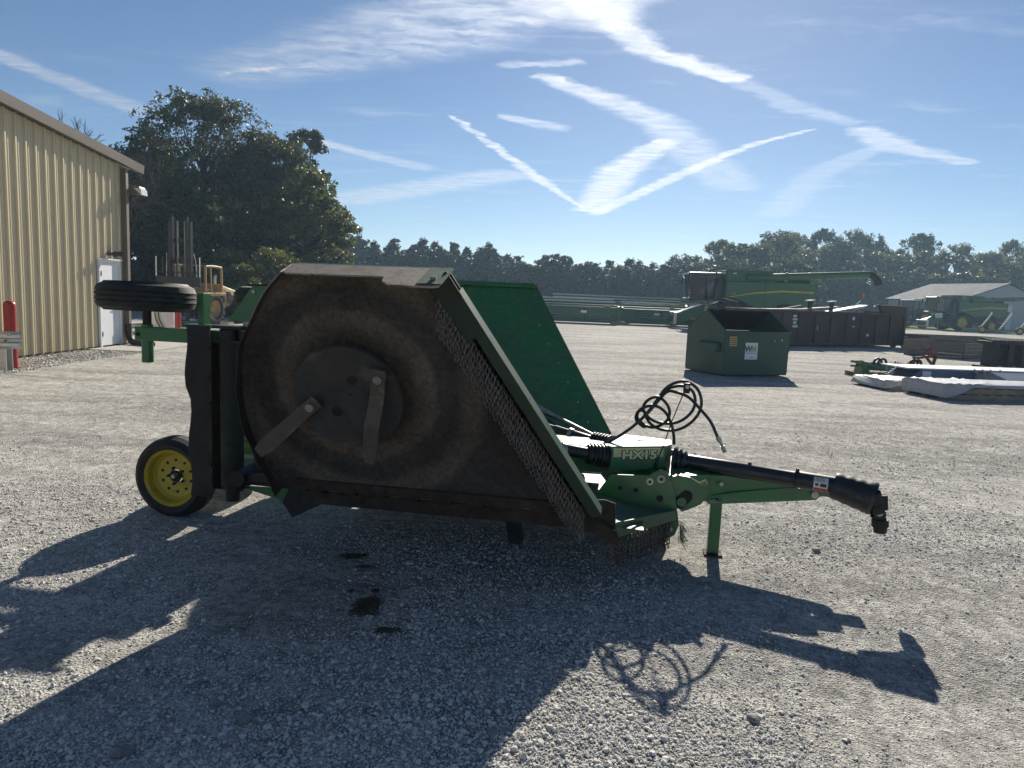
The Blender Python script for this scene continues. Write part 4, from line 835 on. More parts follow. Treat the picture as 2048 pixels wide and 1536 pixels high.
# ---- wheels
def wheel(name, c, ax, R, w, rim_r, parent, outer=1):
    t = bpy.data.objects.new(name, None); COL.objects.link(t); t.parent = parent
    ax = Vector(ax).normalized(); c = Vector(c); h = w/2; pr = []
    prof = [(-h*.72, rim_r), (-h*.92, rim_r+.02), (-h, (R+rim_r)/2), (-h*.90, R-.045), (-h*.74, R-.014)]
    for g in (-.36, -.02, .32):                     # ribbed tread grooves
        prof += [(h*(g-.09), R-.003), (h*(g-.035), R-.001), (h*(g-.03), R-.011), (h*(g+.03), R-.011), (h*(g+.035), R-.001)]
    prof += [(h*.74, R-.014), (h*.90, R-.045), (h, (R+rim_r)/2), (h*.92, rim_r+.02), (h*.72, rim_r)]
    MB().lathe(prof, c, ax, 56, closed=True).build('tyre', M_RUB, t, smooth=32)
    o = outer
    rp = [(o*h*.80, rim_r+.012), (o*h*.86, rim_r+.004), (o*h*.70, rim_r-.012), (o*h*.25, rim_r-.024), (o*h*.05, rim_r-.045), (o*-h*.02, rim_r-.075), (o*h*.02, .055), (o*h*.10, .052), (o*-h*.25, .05), (o*-h*.30, rim_r-.04), (o*-h*.70, rim_r-.012), (o*-h*.86, rim_r+.004), (o*-h*.80, rim_r+.012)]
    rim = MB().lathe(rp, c, ax, 48, closed=True).build('rim', M_YEL, t, smooth=28)
    u = ax.orthogonal().normalized(); v = ax.cross(u)
    for k in range(10):
        a = 6.283*k/10+.2; p = c+(u*math.cos(a)+v*math.sin(a))*(rim_r-.082); MB().cyl(p+ax*(o*h*.0), p+ax*(o*h*.03), .011, 10).build('rim_hole', M_BLK, rim)
    for k in range(5):
        a = 6.283*k/5+.5; p = c+(u*math.cos(a)+v*math.sin(a))*.062; MB().cyl(p, p+ax*(o*h*.22), .010, 6).build('lug_nut', M_BLK, rim)
    MB().lathe([(0, .046), (.003, .046), (.004, .001)], c+ax*(o*h*.13), ax*o, 20).build('hub_bore', M_BLK, rim)
    MB().lathe([(0, .018), (.045, .018), (.05, .012)], c+ax*(o*h*.13)-u*.012, ax*o, 14).build('axle_end', M_STEEL, rim, smooth=40)
    return t
wheel('ground_wheel', (-3.81, -.42, .296), (0, -1, 0), .298, .20, .200, mow)
wheel('ground_wheel', (-3.81, .42, .296), (0, 1, 0), .298, .20, .200, mow)
MB().cyl((-3.81, -.40, .296), (-3.81, .40, .296), .03, 14).build('axle', M_BLK, mow)
b = MB(); b.hull([(-3.50, -.62, .36), (-3.06, -.80, .36), (-3.06, -.77, .36), (-3.50, -.59, .36)], [(-3.40, -.62, .45), (-3.06, -.80, .45), (-3.06, -.77, .45), (-3.40, -.59, .45)]); b.build('scraper', M_BLK, mow)
# ---- wing wheel carried high behind the folded wing
for sgn in (1, -1):
    Y = lambda y: y*sgn
    wx, wy, wz = -3.735, Y(-.81), 1.60
    wheel('wing_wheel', (wx, wy, wz), (0, Y(.03), 1), .300, .185, .195, mow)
    arm = MB().cyl((wx, wy, 1.17), (wx, wy, 1.42), .037, 16).build('spindle_post', M_GRN, mow, smooth=40)
    MB().cyl((wx, wy, 1.42), (wx, wy, 1.56), .027, 14).build('spindle_pin', M_BLK, arm, smooth=40)
    b = MB(); b.box((-3.80, Y(-.85), 1.315), (-3.05, Y(-.77), 1.405)); b.build('wheel_arm', M_GRN, arm, bevel=.006)
    MB().cyl((-3.775, Y(-.86), 1.355), (-3.775, Y(-.76), 1.355), .013, 10).build('arm_bolt', M_BLK, arm)
    b = MB(); b.box((-3.415, Y(-.74), 1.433), (-3.372, Y(-.66), 1.64)); b.build('arm_lug', M_GRN, arm, bevel=.004)
    b = MB(); b.box((-3.52, Y(-.76), 1.408), (-3.34, Y(-.62), 1.432)); b.build('arm_shelf', M_GRN, arm)
    # rear support tube and rubber side flap
    tb = MB().cyl((-3.10, Y(-.86), .40), (-3.10, Y(-.86), 1.42), .072, 20).build('support_tube', M_BLK, mow, smooth=40)
    zs = [.33+1.11*k/14 for k in range(15)]; b = MB(); vs = []
    for k, z in enumerate(zs): vs += [(-3.375+.012*math.sin(k*1.1)+(.02 if k < 9 else 0), Y(-.93), z), (-3.205, Y(-.935), z), (-3.205, Y(-.925), z), (-3.375+.012*math.sin(k*1.1)+(.02 if k < 9 else 0), Y(-.92), z)]
    fs = [(0, 1, 2, 3), (59, 58, 57, 56)]
    for k in range(14):
        for j in range(4): fs.append((k*4+j, k*4+4+j, k*4+4+(j+1) % 4, k*4+(j+1) % 4))
    b.add(vs, fs); b.build('rubber_flap', M_BLK, tb)
    b = MB(); b.box((-3.36, Y(-.84), .36), (-3.045, Y(-.825), 1.40)); b.build('rear_panel', M_BLK, tb)
    b = MB(); b.box((-3.215, Y(-.945), .38), (-3.19, Y(-.936), 1.40)); b.build('flap_strip', M_RUST, tb)
    for z in (.55, .95, 1.3): MB().cyl((-3.202, Y(-.945), z), (-3.202, Y(-.956), z), .012, 8).build('strip_bolt', M_BLK, tb)
    b = MB(); b.box((-3.19, Y(-.93), 1.425), (-2.93, Y(-.79), 1.445)); b.box((-3.19, Y(-.93), 1.335), (-2.97, Y(-.79), 1.352)); b.build('clevis_plate', M_BLK, tb)
    MB().cyl((-2.99, Y(-.86), 1.30), (-2.99, Y(-.86), 1.50), .028, 14).build('clevis_pin', M_STEEL, tb, smooth=40)
    MB().cyl((-3.10, Y(-.86), .30), (-3.10, Y(-.86), .46), .045, 12).build('tube_foot', M_BLK, tb)
    MB().obox((-3.10, Y(-.86), .45), (-2.70, Y(-1.0), .52), .03, .05).build('lower_link', M_BLK, tb)
    MB().obox((-3.03, Y(-.86), 1.39), (-2.63, Y(-1.36), 1.40), .05, .06).build('upper_link', M_BLK, tb)
    if sgn < 0: MB().box((-3.38, Y(-.825), .34), (-2.62, Y(-.81), 1.52)).build('light_block_panel', M_BLK, tb)  # hidden panel added on the far side to stop sun passing through
    # green lift plate
    b = MB(); b.prism([(-3.10, 1.475), (-2.93, 1.70), (-2.74, 1.71), (-2.76, 1.60), (-2.80, 1.475)], lambda a, c, d: (a, Y(-.90)+d, c), -.006, .006); lp = b.build('lift_plate', M_GRN, mow, bevel=.002)
    b = MB(); b.obox((-2.80, Y(-.91), 1.45), (-2.74, Y(-.91), 1.72), .04, .05, up=(1, 0, 0)); b.build('lift_bar', M_BLK, lp)
    b = MB(); b.box((-2.96, Y(-.93), 1.702), (-2.66, Y(-.86), 1.712)); b.build('lift_cap', M_BLK, lp)
    MB().cyl((-2.92, Y(-.908), 1.665), (-2.92, Y(-.914), 1.665), .012, 10).build('pin_hole', M_STEEL, lp)

# ---- gearbox hood with the model band
hood = MB()
Hb = [(-.681, -.22), (-.305, -.055), (-.262, .02), (-.255, .17), (-.615, .275), (-.725, -.17)]
def hz(x, y): return .719
hood.hull([(x, y, .535+.06*(x+.68)) for x, y in Hb], [(x, y, .716) for x, y in Hb]); M_HOOD = mat('hood_green_paint', (.055, .165, .075), .27, col2=(.10, .15, .09), nscale=4, namt=.5, coat=.4, col3=(.10, .12, .10), s3=14, a3=(.56, .70))
hd = hood.build('gearbox_hood', M_HOOD, mow, bevel=.005)
f0 = Vector((-.681, -.22, 0)); f1 = Vector((-.305, -.055, 0)); fdir = (f1-f0).normalized(); fn_ = Vector((fdir.y, -fdir.x, 0)); up = Vector((0, 0, 1))
M_CREAM = mat('cream_decal', (.80, .70, .40), .5); M_DKGRN = mat('dark_decal_line', (.012, .03, .014), .45)
Lf = (f1-f0).length; zc = .655
def fpt(a, z, e): p = f0+fdir*a+fn_*e; return (p.x, p.y, z)
band = plate(hd, 'decal_band', M_CREAM, fpt(Lf*.50, .672, .0012), fdir, up, Lf*.90, .062, .0012)
for k in range(5): plate(band, 'decal_line', M_DKGRN, fpt(Lf*.5, .648+.0105*k, .0026), fdir, up, Lf*.90, .0014, .0006)
mt = frame(fpt(Lf*.52, .653, .0034), fdir, up)
text_mesh('letter_outline', 'HX15', .080, M_DKGRN, hd, mt, .0004, .0078, 1.36)
text_mesh('letters', 'HX15', .080, M_CREAM, hd, frame(fpt(Lf*.52, .653, .0046), fdir, up), .0004, .0030, 1.34)
MB().cyl((-.48, .06, .716), (-.48, .06, .722), .022, 16).build('hood_plug', M_BLK, hd)
b = MB(); b.box((-1.20, -.12, .50), (-.735, .28, .685)); b.build('rear_cover', M_HOOD, mow, bevel=.01)
b = MB(); b.box((-1.9, -.16, .47), (-1.205, .22, .60)); b.build('gearbox_base', M_GRN_DUST, mow, bevel=.01)
# rubber boots + drivelines to the wings
def bellows(name, p0, p1, r0, r1, ribs, amp, parent, m=M_PLAS):
    p0 = Vector(p0); p1 = Vector(p1); pts = []; rs = []; n = ribs*4
    for k in range(n+1):
        q = k/n; pts.append(p0.lerp(p1, q)); rs.append(r0+(r1-r0)*q+amp*(1 if k % 4 in (1, 2) else -1)*.5)
    return MB().tube(pts, .1, 24, True, rs).build(name, m, parent, smooth=50)
for sgn in (-1, 1):
    a = Vector((-.70, sgn*.17, .632)); c = Vector((-1.90, sgn*.61, .83)); d_ = (c-a).normalized()
    bt_ = bellows('driveline_boot', a+d_*.0, a+d_*.15, .085, .068, 6, .010, mow)
    MB().tube([a+d_*.14, a+d_*.30, a+d_*.31, a+d_*.46, a+d_*.47, c], .04, 16, True, [.042, .042, .036, .036, .030, .030]).build('driveline_tube', M_PLAS, bt_, smooth=35)
    MB().tube([a+d_*.305, a+d_*.335], .05, 16).build('driveline_ring', M_STEEL, bt_, smooth=35)
    MB().tube([(-.86, sgn*.40, .52), (-1.3, sgn*.66, .74)], .035, 14).build('lift_cylinder', M_PLAS, mow, smooth=40)
MB().tube([(-.80, .42, .645), (-1.12, .62, .74), (-1.35, .76, .80)], .038, 14, True, [.016, .016, .038]).build('cylinder_rod', M_STEEL, mow, smooth=40)
# ---- tongue
def sec(x, hw, z0, z1): return [(x, -hw, z0), (x, hw, z0), (x, hw, z1), (x, -hw, z1)]
S = [sec(-.30, .33, .43, .565), sec(-.16, .30, .405, .575), sec(.0, .155, .372, .560), sec(.12, .125, .376, .556), sec(.50, .105, .425, .555), sec(.58, .095, .432, .545)]
b = MB(); vs = [v for s_ in S for v in s_]; fs = [(0, 1, 2, 3), tuple(len(vs)-1-k for k in range(4))]
for i in range(len(S)-1):
    for k in range(4): fs.append((i*4+k, i*4+4+k, i*4+4+(k+1) % 4, i*4+(k+1) % 4))
b.add(vs, fs); tg = b.build('tongue', M_GRN, mow, bevel=.006)
for sgn in (-1, 1):
    b = MB(); b.prism([(-.06, .40), (.0, .355), (.66, .425), (.70, .43), (.725, .455), (.722, .485), (.69, .505), (.5, .50), (.2, .455)], lambda a, c, d: (a, sgn*(.158-.07*max(0, a)/.7)+d, c), -.005, .005); ck = b.build('tongue_cheek', M_GRN, tg)
    MB().cyl((.685, sgn*.09, .468), (.685, sgn*.115, .468), .024, 16).build('hitch_bolt', M_STEEL, ck, smooth=40)
    MB().cyl((.07, sgn*.155, .505), (.07, sgn*.172, .505), .014, 10).build('bolt', M_STEEL, tg, smooth=40)
    # hinge ear with slot
    b = MB(); b.prism([(-.33, .52), (-.24, .60), (-.16, .592), (-.08, .55), (-.04, .49), (-.08, .42), (-.16, .375), (-.20, .36), (-.235, .40)], lambda a, c, d: (a, sgn*.405+d, c), -.010, .010); er = b.build('hinge_ear', M_GRN, tg, bevel=.003)
    y0 = sgn*.4155
    sa = R_(50); b = MB(); b.prism([(-.215+.040*math.cos(t)+(.062*math.cos(sa) if math.cos(t-sa) > 0 else 0), .418+.040*math.sin(t)+(.062*math.sin(sa) if math.cos(t-sa) > 0 else 0)) for t in [6.283*(k+.5)/24 for k in range(24)]], lambda a, c, d: (a, y0+d, c), -.0005, .002); sl_ = b.build('ear_slot', M_BLK, er)
    MB().cyl((-.205, y0, .432), (-.205, y0+sgn*.03, .432), .030, 18).build('hinge_pin', M_GRN, er, smooth=40)
    b = MB(); b.cyl((-.095, sgn*.40, .545), (-.055, sgn*.41, .572), .018, 8); b.build('ear_bolt', mat('brass_zinc', (.45, .36, .18), .4, .8), er, smooth=40)
b = MB(); b.box((.60, -.03, .44), (.86, .03, .49)); b.build('hitch_tang', M_GRN, tg, bevel=.006)
# jack stand
b = MB(); b.box((.012, -.16, .012), (.088, -.10, .40)); jk = b.build('jack_stand', M_GRN, mow, bevel=.006)
b = MB(); b.box((-.01, -.19, .0), (.112, -.07, .011)); b.build('jack_foot', M_RUST, jk, bevel=.003)
MB().cyl((.05, -.19, .388), (.05, -.07, .388), .011, 10).build('jack_pin', M_BLK, jk)
b = MB(); b.tube(catmull([(.052, -.192, .388), (.03, -.195, .396), (.005, -.195, .386), (.03, -.195, .380), (.075, -.195, .386)], 5), .0025, 5); b.build('pin_clip', M_STEEL, jk)
# ---- PTO shaft
pts0 = Vector((-.245, 0, .612)); pts1 = Vector((.742, -.27, .583)); d_ = (pts1-pts0).normalized()
bell = bellows('shaft_boot', pts0-d_*.0, pts0+d_*.10, .092, .060, 3, .014, mow)
sh = MB().tube([pts0+d_*.09, pts0+d_*.50, pts0+d_*.505, pts0+d_*.80, pts0+d_*.802, pts0+d_*1.06], .05, 22, True, [.053, .053, .0495, .0495, .056, .056]).build('drive_shaft_guard', M_PLAS, mow, smooth=35)
MB().tube([pts0+d_*.795, pts0+d_*.812], .06, 18).build('guard_ring', M_BLK, sh, smooth=35)
for q, z in ((.50, .055), (.80, .062)): p = pts0+d_*q+up*z; MB().obox(p, p+d_*.022, .012, .02).build('guard_clip', M_BLK, sh)
M_STKW = mat('white_sticker', (.66, .66, .66), .4); M_STKR = mat('red_sticker', (.42, .03, .03), .4); M_INK = mat('sticker_ink', (.02, .02, .02), .5)
def wrap(name, m, q0, q1, a0, a1, r, parent):      # patch wrapped round the shaft guard
    ux = d_; vy = Vector((0, -1, 0)); vy = (vy-ux*vy.dot(ux)).normalized(); wz_ = ux.cross(vy)*-1; wz_ = wz_ if wz_.z > 0 else -wz_; n = 10; vs = []
    for i in range(n+1):
        a = R_(a0+(a1-a0)*i/n); o_ = vy*(math.cos(a)*r)+wz_*(math.sin(a)*r)
        vs += [pts0+d_*q0+o_, pts0+d_*q1+o_]
    return MB().add(vs, [(2*i, 2*i+1, 2*i+3, 2*i+2) for i in range(n)]).build(name, m, parent)
st = wrap('warning_sticker', M_STKW, .915, 1.0, -50, 52, .0572, sh)
wrap('sticker_band', M_STKR, .917, .998, -48, -22, .0578, st); wrap('sticker_picture', M_INK, .955, .992, -12, 10, .0578, st); wrap('sticker_mark', M_INK, .925, .945, -8, 8, .0578, st)
for k in range(5): wrap('sticker_text', M_INK, .92, .98, 20+k*6, 22+k*6, .0578, st)
p0 = pts0+d_*1.03; p1 = p0+Vector((.225, -.085, -.048))
bb = bellows('tractor_end_bell', p0, p1, .084, .104, 4, .0025, mow)
e = (p1-p0).normalized(); y1 = p1+e*-.03
b = MB(); b.tube([p1-e*.02, p1+e*.004], .1, 24, True, [.108, .102]); b.build('bell_lip', M_PLAS, bb, smooth=40)
# universal joint hanging at an angle out of the bell
dn = Vector((.42, 0, -.91)).normalized(); j0 = p1+Vector((-.005, 0, -.012))
uj = MB().tube([j0-dn*.05, j0+dn*.05], .05, 18, True, [.062, .056]).build('universal_joint', M_BLK, mow, smooth=40)
for sgn in (-1, 1):
    MB().obox(j0+Vector((0, sgn*.048, 0))+dn*.02, j0+Vector((0, sgn*.045, 0))+dn*.10, .028, .07, up=(1, 0, .4)).build('yoke_ear', M_BLK, uj, bevel=.008)
    MB().obox(j0+Vector((.05, sgn*.02, .045)), j0+Vector((.06, sgn*.02, -.05)), .03, .05, up=(1, 0, 0)).build('yoke_ear', M_BLK, uj, bevel=.008)
MB().cyl(j0+dn*.065+Vector((0, -.06, 0)), j0+dn*.065+Vector((0, .06, 0)), .022, 12).build('cross_pin', M_STEEL, uj, smooth=40)
ja = j0+dn*.09; MB().tube([ja, ja+dn*.02, ja+dn*.05], .04, 18, True, [.05, .036, .036]).build('yoke_neck', M_BLK, uj, smooth=40)
dn2 = Vector((.10, 0, -1)).normalized(); jb = ja+dn*.035
MB().tube([jb, jb+dn2*.045, jb+dn2*.046, jb+dn2*.085], .045, 22, True, [.05, .05, .041, .038]).build('locking_collar', M_BLK, uj, smooth=35)
# ---- hydraulic hoses looped over a spring rod
def hp(x, y, yl=0.):                               # photo-crop coordinates -> point in the mower's mid plane
    u, v = 1080+x/4.0425, 740+y/4.0425
    O_ = Vector((1.40, 4.86, 0)); dx_ = Vector((math.cos(YAW), -math.sin(YAW), 0)); dy_ = Vector((math.sin(YAW), math.cos(YAW), 0)); d3 = ray(u, v); C_ = Vector((0, 0, CAM_H))
    t = (O_+dy_*yl-C_).dot(dy_)/d3.dot(dy_); q = C_+d3*t-O_; return (q.dot(dx_), q.dot(dy_), q.z)
H1 = [(400, 655, -.12), (520, 600, -.10), (700, 495, -.06), (840, 375, -.02), (940, 250, 0), (1020, 145, .02), (1110, 98, .02), (1190, 97, .02), (1270, 150, .02), (1305, 245, .02), (1288, 340, .03), (1220, 425, .04), (1120, 480, .04), (1000, 485, .03), (900, 440, .02), (850, 360, .0), (838, 290, -.02), (885, 235, -.03), (960, 220, -.03), (1025, 275, -.03), (1048, 345, -.02), (1020, 415, 0), (930, 463, .02), (845, 450, .02)]
H2 = [(420, 640, -.10), (560, 580, -.08), (720, 480, -.05), (860, 360, -.01), (960, 245, .01), (1030, 175, .01), (1100, 180, 0), (1200, 220, -.01), (1290, 310, -.03), (1380, 420, -.05), (1435, 540, -.06)]
H3 = [(1000, 170, .04), (1070, 138, .04), (1160, 130, .04), (1235, 175, .04), (1255, 260, .04), (1225, 340, .03), (1150, 405, .02), (1060, 432, .01), (960, 425, 0), (880, 385, -.02), (838, 330, -.03), (790, 340, -.02), (778, 400, 0), (830, 455, .02), (850, 450, .03), (790, 395, .0), (800, 330, -.02), (870, 292, -.02), (950, 295, -.02), (1020, 350, -.02), (1062, 440, -.01), (1080, 520, 0), (1084, 600, .02)]
for pts_ in (H1, H2, H3): hs = MB().tube(catmull([hp(x, y, z) for x, y, z in pts_], 8), .0108, 9).build('hydraulic_hose', M_PLAS, mow, smooth=70)
hq = [hp(1435, 540, -.06), hp(1455, 575, -.062), hp(1475, 615, -.065), hp(1495, 665, -.066)]
MB().tube([hq[0], hq[1], hq[1], hq[2], hq[2], hq[3]], .014, 10, True, [.0165, .0165, .011, .011, .015, .013]).build('hose_coupler', M_STEEL, hs, smooth=40)
rod = MB().tube([hp(945, 745, -.10), hp(1000, 610, -.07), hp(1060, 430, -.03), hp(1170, 165, .0)], .0045, 6).build('hose_rod', M_BLK, mow, smooth=60)
p = Vector(hp(1185, 140, .0)); b = MB(); b.box((p.x-.018, -.035, p.z-.038), (p.x+.022, .06, p.z+.032)); cl = b.build('hose_clamp', M_BLK, rod, bevel=.004)
MB().cyl((p.x+.002, -.036, p.z+.008), (p.x+.002, -.046, p.z+.008), .014, 12).build('clamp_bolt', M_STEEL, cl, smooth=40)
a = Vector(hp(945, 745, -.10)); c = a+Vector((-.006, -.03, -.085)); n = 64
MB().tube([a.lerp(c, k/n)+Vector((math.cos(k*.98)*.012, math.sin(k*.98)*.012, 0)) for k in range(n+1)], .0028, 5).build('rod_spring', M_BLK, rod, smooth=60)
# grass caught on the front skid plate
M_GRASS = mat('cut_grass', (.13, .19, .05), .7); b = MB(); r = random.Random(3)
for k in range(70):
    p = Vector((-.20+r.uniform(-.01, .02), r.uniform(-.46, -.36), r.uniform(.18, .30))); q = p+Vector((r.uniform(.0, .05), r.uniform(-.03, .03), -r.uniform(.03, .09))); b.tube([p, q], .0012, 3)
o = b.build('caught_grass', M_GRASS, mow); o['kind'] = 'stuff'
# ================================================================== YARD OBJECTS
M_CGRN = mat('combine_green', (.022, .115, .035), .38, col2=(.05, .11, .05), nscale=.7, namt=.5, coat=.2)
M_CYEL = mat('combine_yellow', (.62, .46, .03), .45)
M_CBLK = mat('machine_black', (.016, .016, .017), .55, col2=(.035, .032, .03), nscale=3, namt=.5)
M_CGLS = mat('cab_glass', (.035, .045, .05), .06, spec=.9)
M_GREY = mat('grey_frame', (.20, .21, .21), .5, .2)
M_SIL = mat('bright_bar', (.55, .55, .54), .3, .8)
M_ORG = mat('amber_lamp', (.7, .16, .02), .4)
def bigwheel(parent, name, c, R, w, rimr, rimm, lugs=16, ax=(0, 1, 0), sgn=1):
    t = bpy.data.objects.new(name, None); COL.objects.link(t); t.parent = parent; t.location = c
    h = w/2
    MB().lathe([(-h*.8, rimr), (-h, (R+rimr)/2), (-h*.85, R-.05), (-h*.6, R-.03), (h*.6, R-.03), (h*.85, R-.05), (h, (R+rimr)/2), (h*.8, rimr)], (0, 0, 0), ax, 36, closed=True).build('tyre', M_RUB, t, smooth=35)
    b = MB()
    for k in range(lugs):
        for s_ in (-1, 1):
            a = 6.283*(k+(.5 if s_ > 0 else 0))/lugs; a2 = a+.16
            p = (math.cos(a)*(R-.012), 0., math.sin(a)*(R-.012)); q = (math.cos(a2)*(R-.018), s_*h*.92, math.sin(a2)*(R-.018)); b.obox(p, q, .055*R+.02, .07, up=p)
    o = b.build('tread_lugs', M_RUB, t); o['kind'] = 'stuff'
    MB().lathe([(sgn*h*.75, rimr+.01), (sgn*h*.85, rimr), (sgn*h*.25, rimr*.86), (sgn*h*.1, rimr*.5), (sgn*h*.3, .14), (sgn*h*.45, .10), (sgn*h*.45, .01), (-sgn*h*.75, .01), (-sgn*h*.75, rimr+.01)], (0, 0, 0), ax, 32, closed=True).build('rim', rimm, t, smooth=30)
    return t
def make_combine(label):
    """x forward, y left; origin on the ground below the rear of the body"""
    c = thing('combine_harvester', label, 'combine', group='parked combine harvesters')
    W = 1.55
    side = [(.05, 3.42), (.0, 3.2), (.06, 2.4), (.35, 1.75), (1.3, 1.55), (2.2, 1.95), (3.0, 1.75), (4.0, 1.62), (4.9, 2.05), (5.6, 2.25), (6.05, 2.2), (6.05, 3.36)]
    body = MB().prism(side, lambda a, z, d: (a, d, z), -W, W).build('body', M_CGRN, c, bevel=.04)
    for s_ in (-1, 1):
        MB().prism([(.22, 2.74), (.22, 2.86), (2.3, 2.87), (4.2, 2.66), (5.8, 2.32), (5.8, 2.28), (4.2, 2.57), (2.3, 2.76)], lambda a, z, d: (a, s_*(W+.004)+s_*d, z), 0, .006).build('side_stripe', M_CYEL, body)
        MB().box((3.42, s_*(W+.003), 1.75), (3.45, s_*(W+.012), 3.38)).build('panel_seam', M_CBLK, body)
        MB().prism([(4.05, 1.62), (4.9, 2.07), (5.9, 2.30), (5.9, 2.20), (4.9, 1.95), (4.2, 1.58)], lambda a, z, d: (a, s_*(W+.004)+s_*d, z), 0, .05).build('fender_lip', M_CBLK, body)
        MB().prism([(1.05, 1.56), (1.35, 1.85), (2.1, 2.02), (2.6, 1.85), (2.55, 1.76), (2.1, 1.9), (1.45, 1.72)], lambda a, z, d: (a, s_*(W+.004)+s_*d, z), 0, .05).build('rear_fender', M_CBLK, body)
    tank = MB().hull([(2.9, -1.5, 3.37), (6.05, -1.5, 3.37), (6.05, 1.5, 3.37), (2.9, 1.5, 3.37)], [(3.0, -1.5, 4.12), (6.15, -1.5, 4.10), (6.15, 1.5, 4.10), (3.0, 1.5, 4.12)]).build('grain_tank', M_CGRN, c, bevel=.03)
    MB().box((5.2, 1.505, 3.46), (6.0, 1.62, 4.04)).build('tank_cover', M_CGRN, tank, bevel=.03)
    MB().box((3.0, -1.52, 4.121), (6.1, 1.52, 4.15)).build('tank_rim', M_GREY, tank)
    MB().box((5.45, 1.622, 3.86), (5.66, 1.63, 3.93)).build('tank_badge', M_WHITE, tank)
    MB().box((.4, -1.3, 3.43), (2.8, 1.3, 3.62)).build('engine_deck', M_CBLK, body)
    aug = MB().tube([(4.75, 1.62, 3.62), (3.0, 1.66, 3.72), (-3.35, 1.70, 4.17)], .22, 18, True, [.28, .25, .22]).build('unload_auger', M_CGRN, c, smooth=40)
    MB().tube([(-3.3, 1.70, 4.17), (-3.55, 1.72, 4.10), (-3.85, 1.74, 3.78), (-3.95, 1.74, 3.5)], .25, 14, True, [.235, .24, .24, .26]).build('spout', M_CBLK, aug, smooth=50)
    for x_ in (2.2, -.3): MB().tube([(x_, 1.68, 3.86-.045*(x_-1)), (x_-.1, 1.68, 3.868-.045*(x_-1))], .28, 14).build('auger_clamp', M_CGRN, aug, smooth=40)
    MB().tube([(1.9, 1.66, 3.63), (2.2, 1.67, 3.45)], .04, 6).build('auger_rest', M_GREY, aug)
    # cab
    cab = MB().hull([(6.35, -.95, 2.18), (8.15, -.75, 2.18), (8.15, .75, 2.18), (6.35, .95, 2.18)], [(6.35, -1., 3.72), (8.42, -.85, 3.72), (8.42, .85, 3.72), (6.35, 1., 3.72)]).build('cab_glazing', M_CGLS, c, bevel=.05)
    MB().hull([(6.2, -1.08, 3.722), (8.6, -.98, 3.722), (8.6, .98, 3.722), (6.2, 1.08, 3.722)], [(6.25, -1.0, 3.93), (8.45, -.9, 3.90), (8.45, .9, 3.90), (6.25, 1.0, 3.93)]).build('cab_roof', M_CGRN, c, bevel=.05)
    for s_ in (-1, 1):
        for (x0, y0, x1, y1) in ((8.15, .76, 8.42, .86), (7.25, .86, 7.35, .94), (6.36, .96, 6.36, 1.01)): MB().tube([(x0, s_*y0, 2.17), (x1, s_*y1, 3.73)], .05, 8).build('cab_post', M_CBLK, cab)
        MB().box((8.45, s_*1.28, 3.1), (8.52, s_*1.5, 3.65)).build('mirror', M_CBLK, c, bevel=.02); MB().tube([(8.3, s_*.9, 3.75), (8.48, s_*1.38, 3.6)], .02, 6).build('mirror_arm', M_CBLK, c)
        MB().hull([(6.3, s_*.98, 2.1), (6.34, s_*1.54, 2.1), (6.9, s_*1.54, 2.1), (6.9, s_*.98, 2.1)], [(6.3, s_*.98, 3.6), (6.3, s_*1.50, 3.5), (6.5, s_*1.50, 3.5), (6.7, s_*.98, 3.6)]).build('cab_bin', M_CBLK, c, bevel=.05)
    for k in range(6):
        y_ = -.8+k*.32; MB().cyl((8.58, y_, 3.80), (8.64, y_, 3.80), .07, 10).build('work_lamp', M_LENS, c)
    for y_ in (-.7, .7): MB().cyl((6.6, y_, 3.93), (6.6, y_, 4.08), .06, 10).build('beacon', M_ORG, c)
    MB().box((6.1, -1.45, 2.0), (8.3, 1.45, 2.12)).build('platform', M_CBLK, c)
    MB().box((7.9, -1.0, 1.9), (8.5, 1.0, 2.16)).build('cab_nose', M_CGRN, c, bevel=.08)
    lad = MB().tube([(6.7, 1.62, .55), (6.7, 1.62, 2.95)], .025, 6).build('ladder', M_CGRN, c)
    MB().tube([(7.2, 1.62, .55), (7.2, 1.62, 2.95)], .025, 6).build('ladder_rail', M_CGRN, lad)
    for k in range(5): MB().box((6.7, 1.57, .6+k*.33), (7.2, 1.68, .63+k*.33)).build('ladder_step', M_GREY, lad)
    fd_ = MB().hull([(7.2, -.75, 1.0), (7.2, .75, 1.0), (7.2, .75, 1.75), (7.2, -.75, 1.75)], [(9.15, -.85, .35), (9.15, .85, .35), (9.15, .85, 1.05), (9.15, -.85, 1.05)]).build('feeder_house', M_CGRN, c, bevel=.03)
    MB().box((9.14, -1.0, .28), (9.32, 1.0, 1.12)).build('feeder_face', M_SIL, fd_, bevel=.03)
    MB().box((9.321, -.7, .45), (9.33, .7, .9)).build('feeder_mouth', M_CBLK, fd_)
    MB().box((1.2, -1.0, .85), (6.6, 1.0, 1.75)).build('undercarriage', M_CBLK, c)
    for s_ in (-1, 1):
        bigwheel(c, 'front_wheel', (5.6, s_*1.45, 1.0), 1.0, .72, .60, M_CYEL, 18, sgn=s_)
        bigwheel(c, 'rear_wheel', (1.75, s_*1.35, .72), .72, .5, .42, M_CYEL, 14, sgn=s_)
    return c
c1 = make_combine('green combine harvester with raised grain auger parked behind the brown container')
c1.location = (20.35, 50.0, 0); c1.rotation_euler = (0, 0, math.pi-R_(2))
c2 = copy_tree(c1); c2['label'] = 'combine harvester parked in front of the grey shed among other machines'; c2.location = (55.2, 82., 0); c2.rotation_euler = (0, 0, math.pi+R_(6)); c2.scale = (.98, .98, .95)
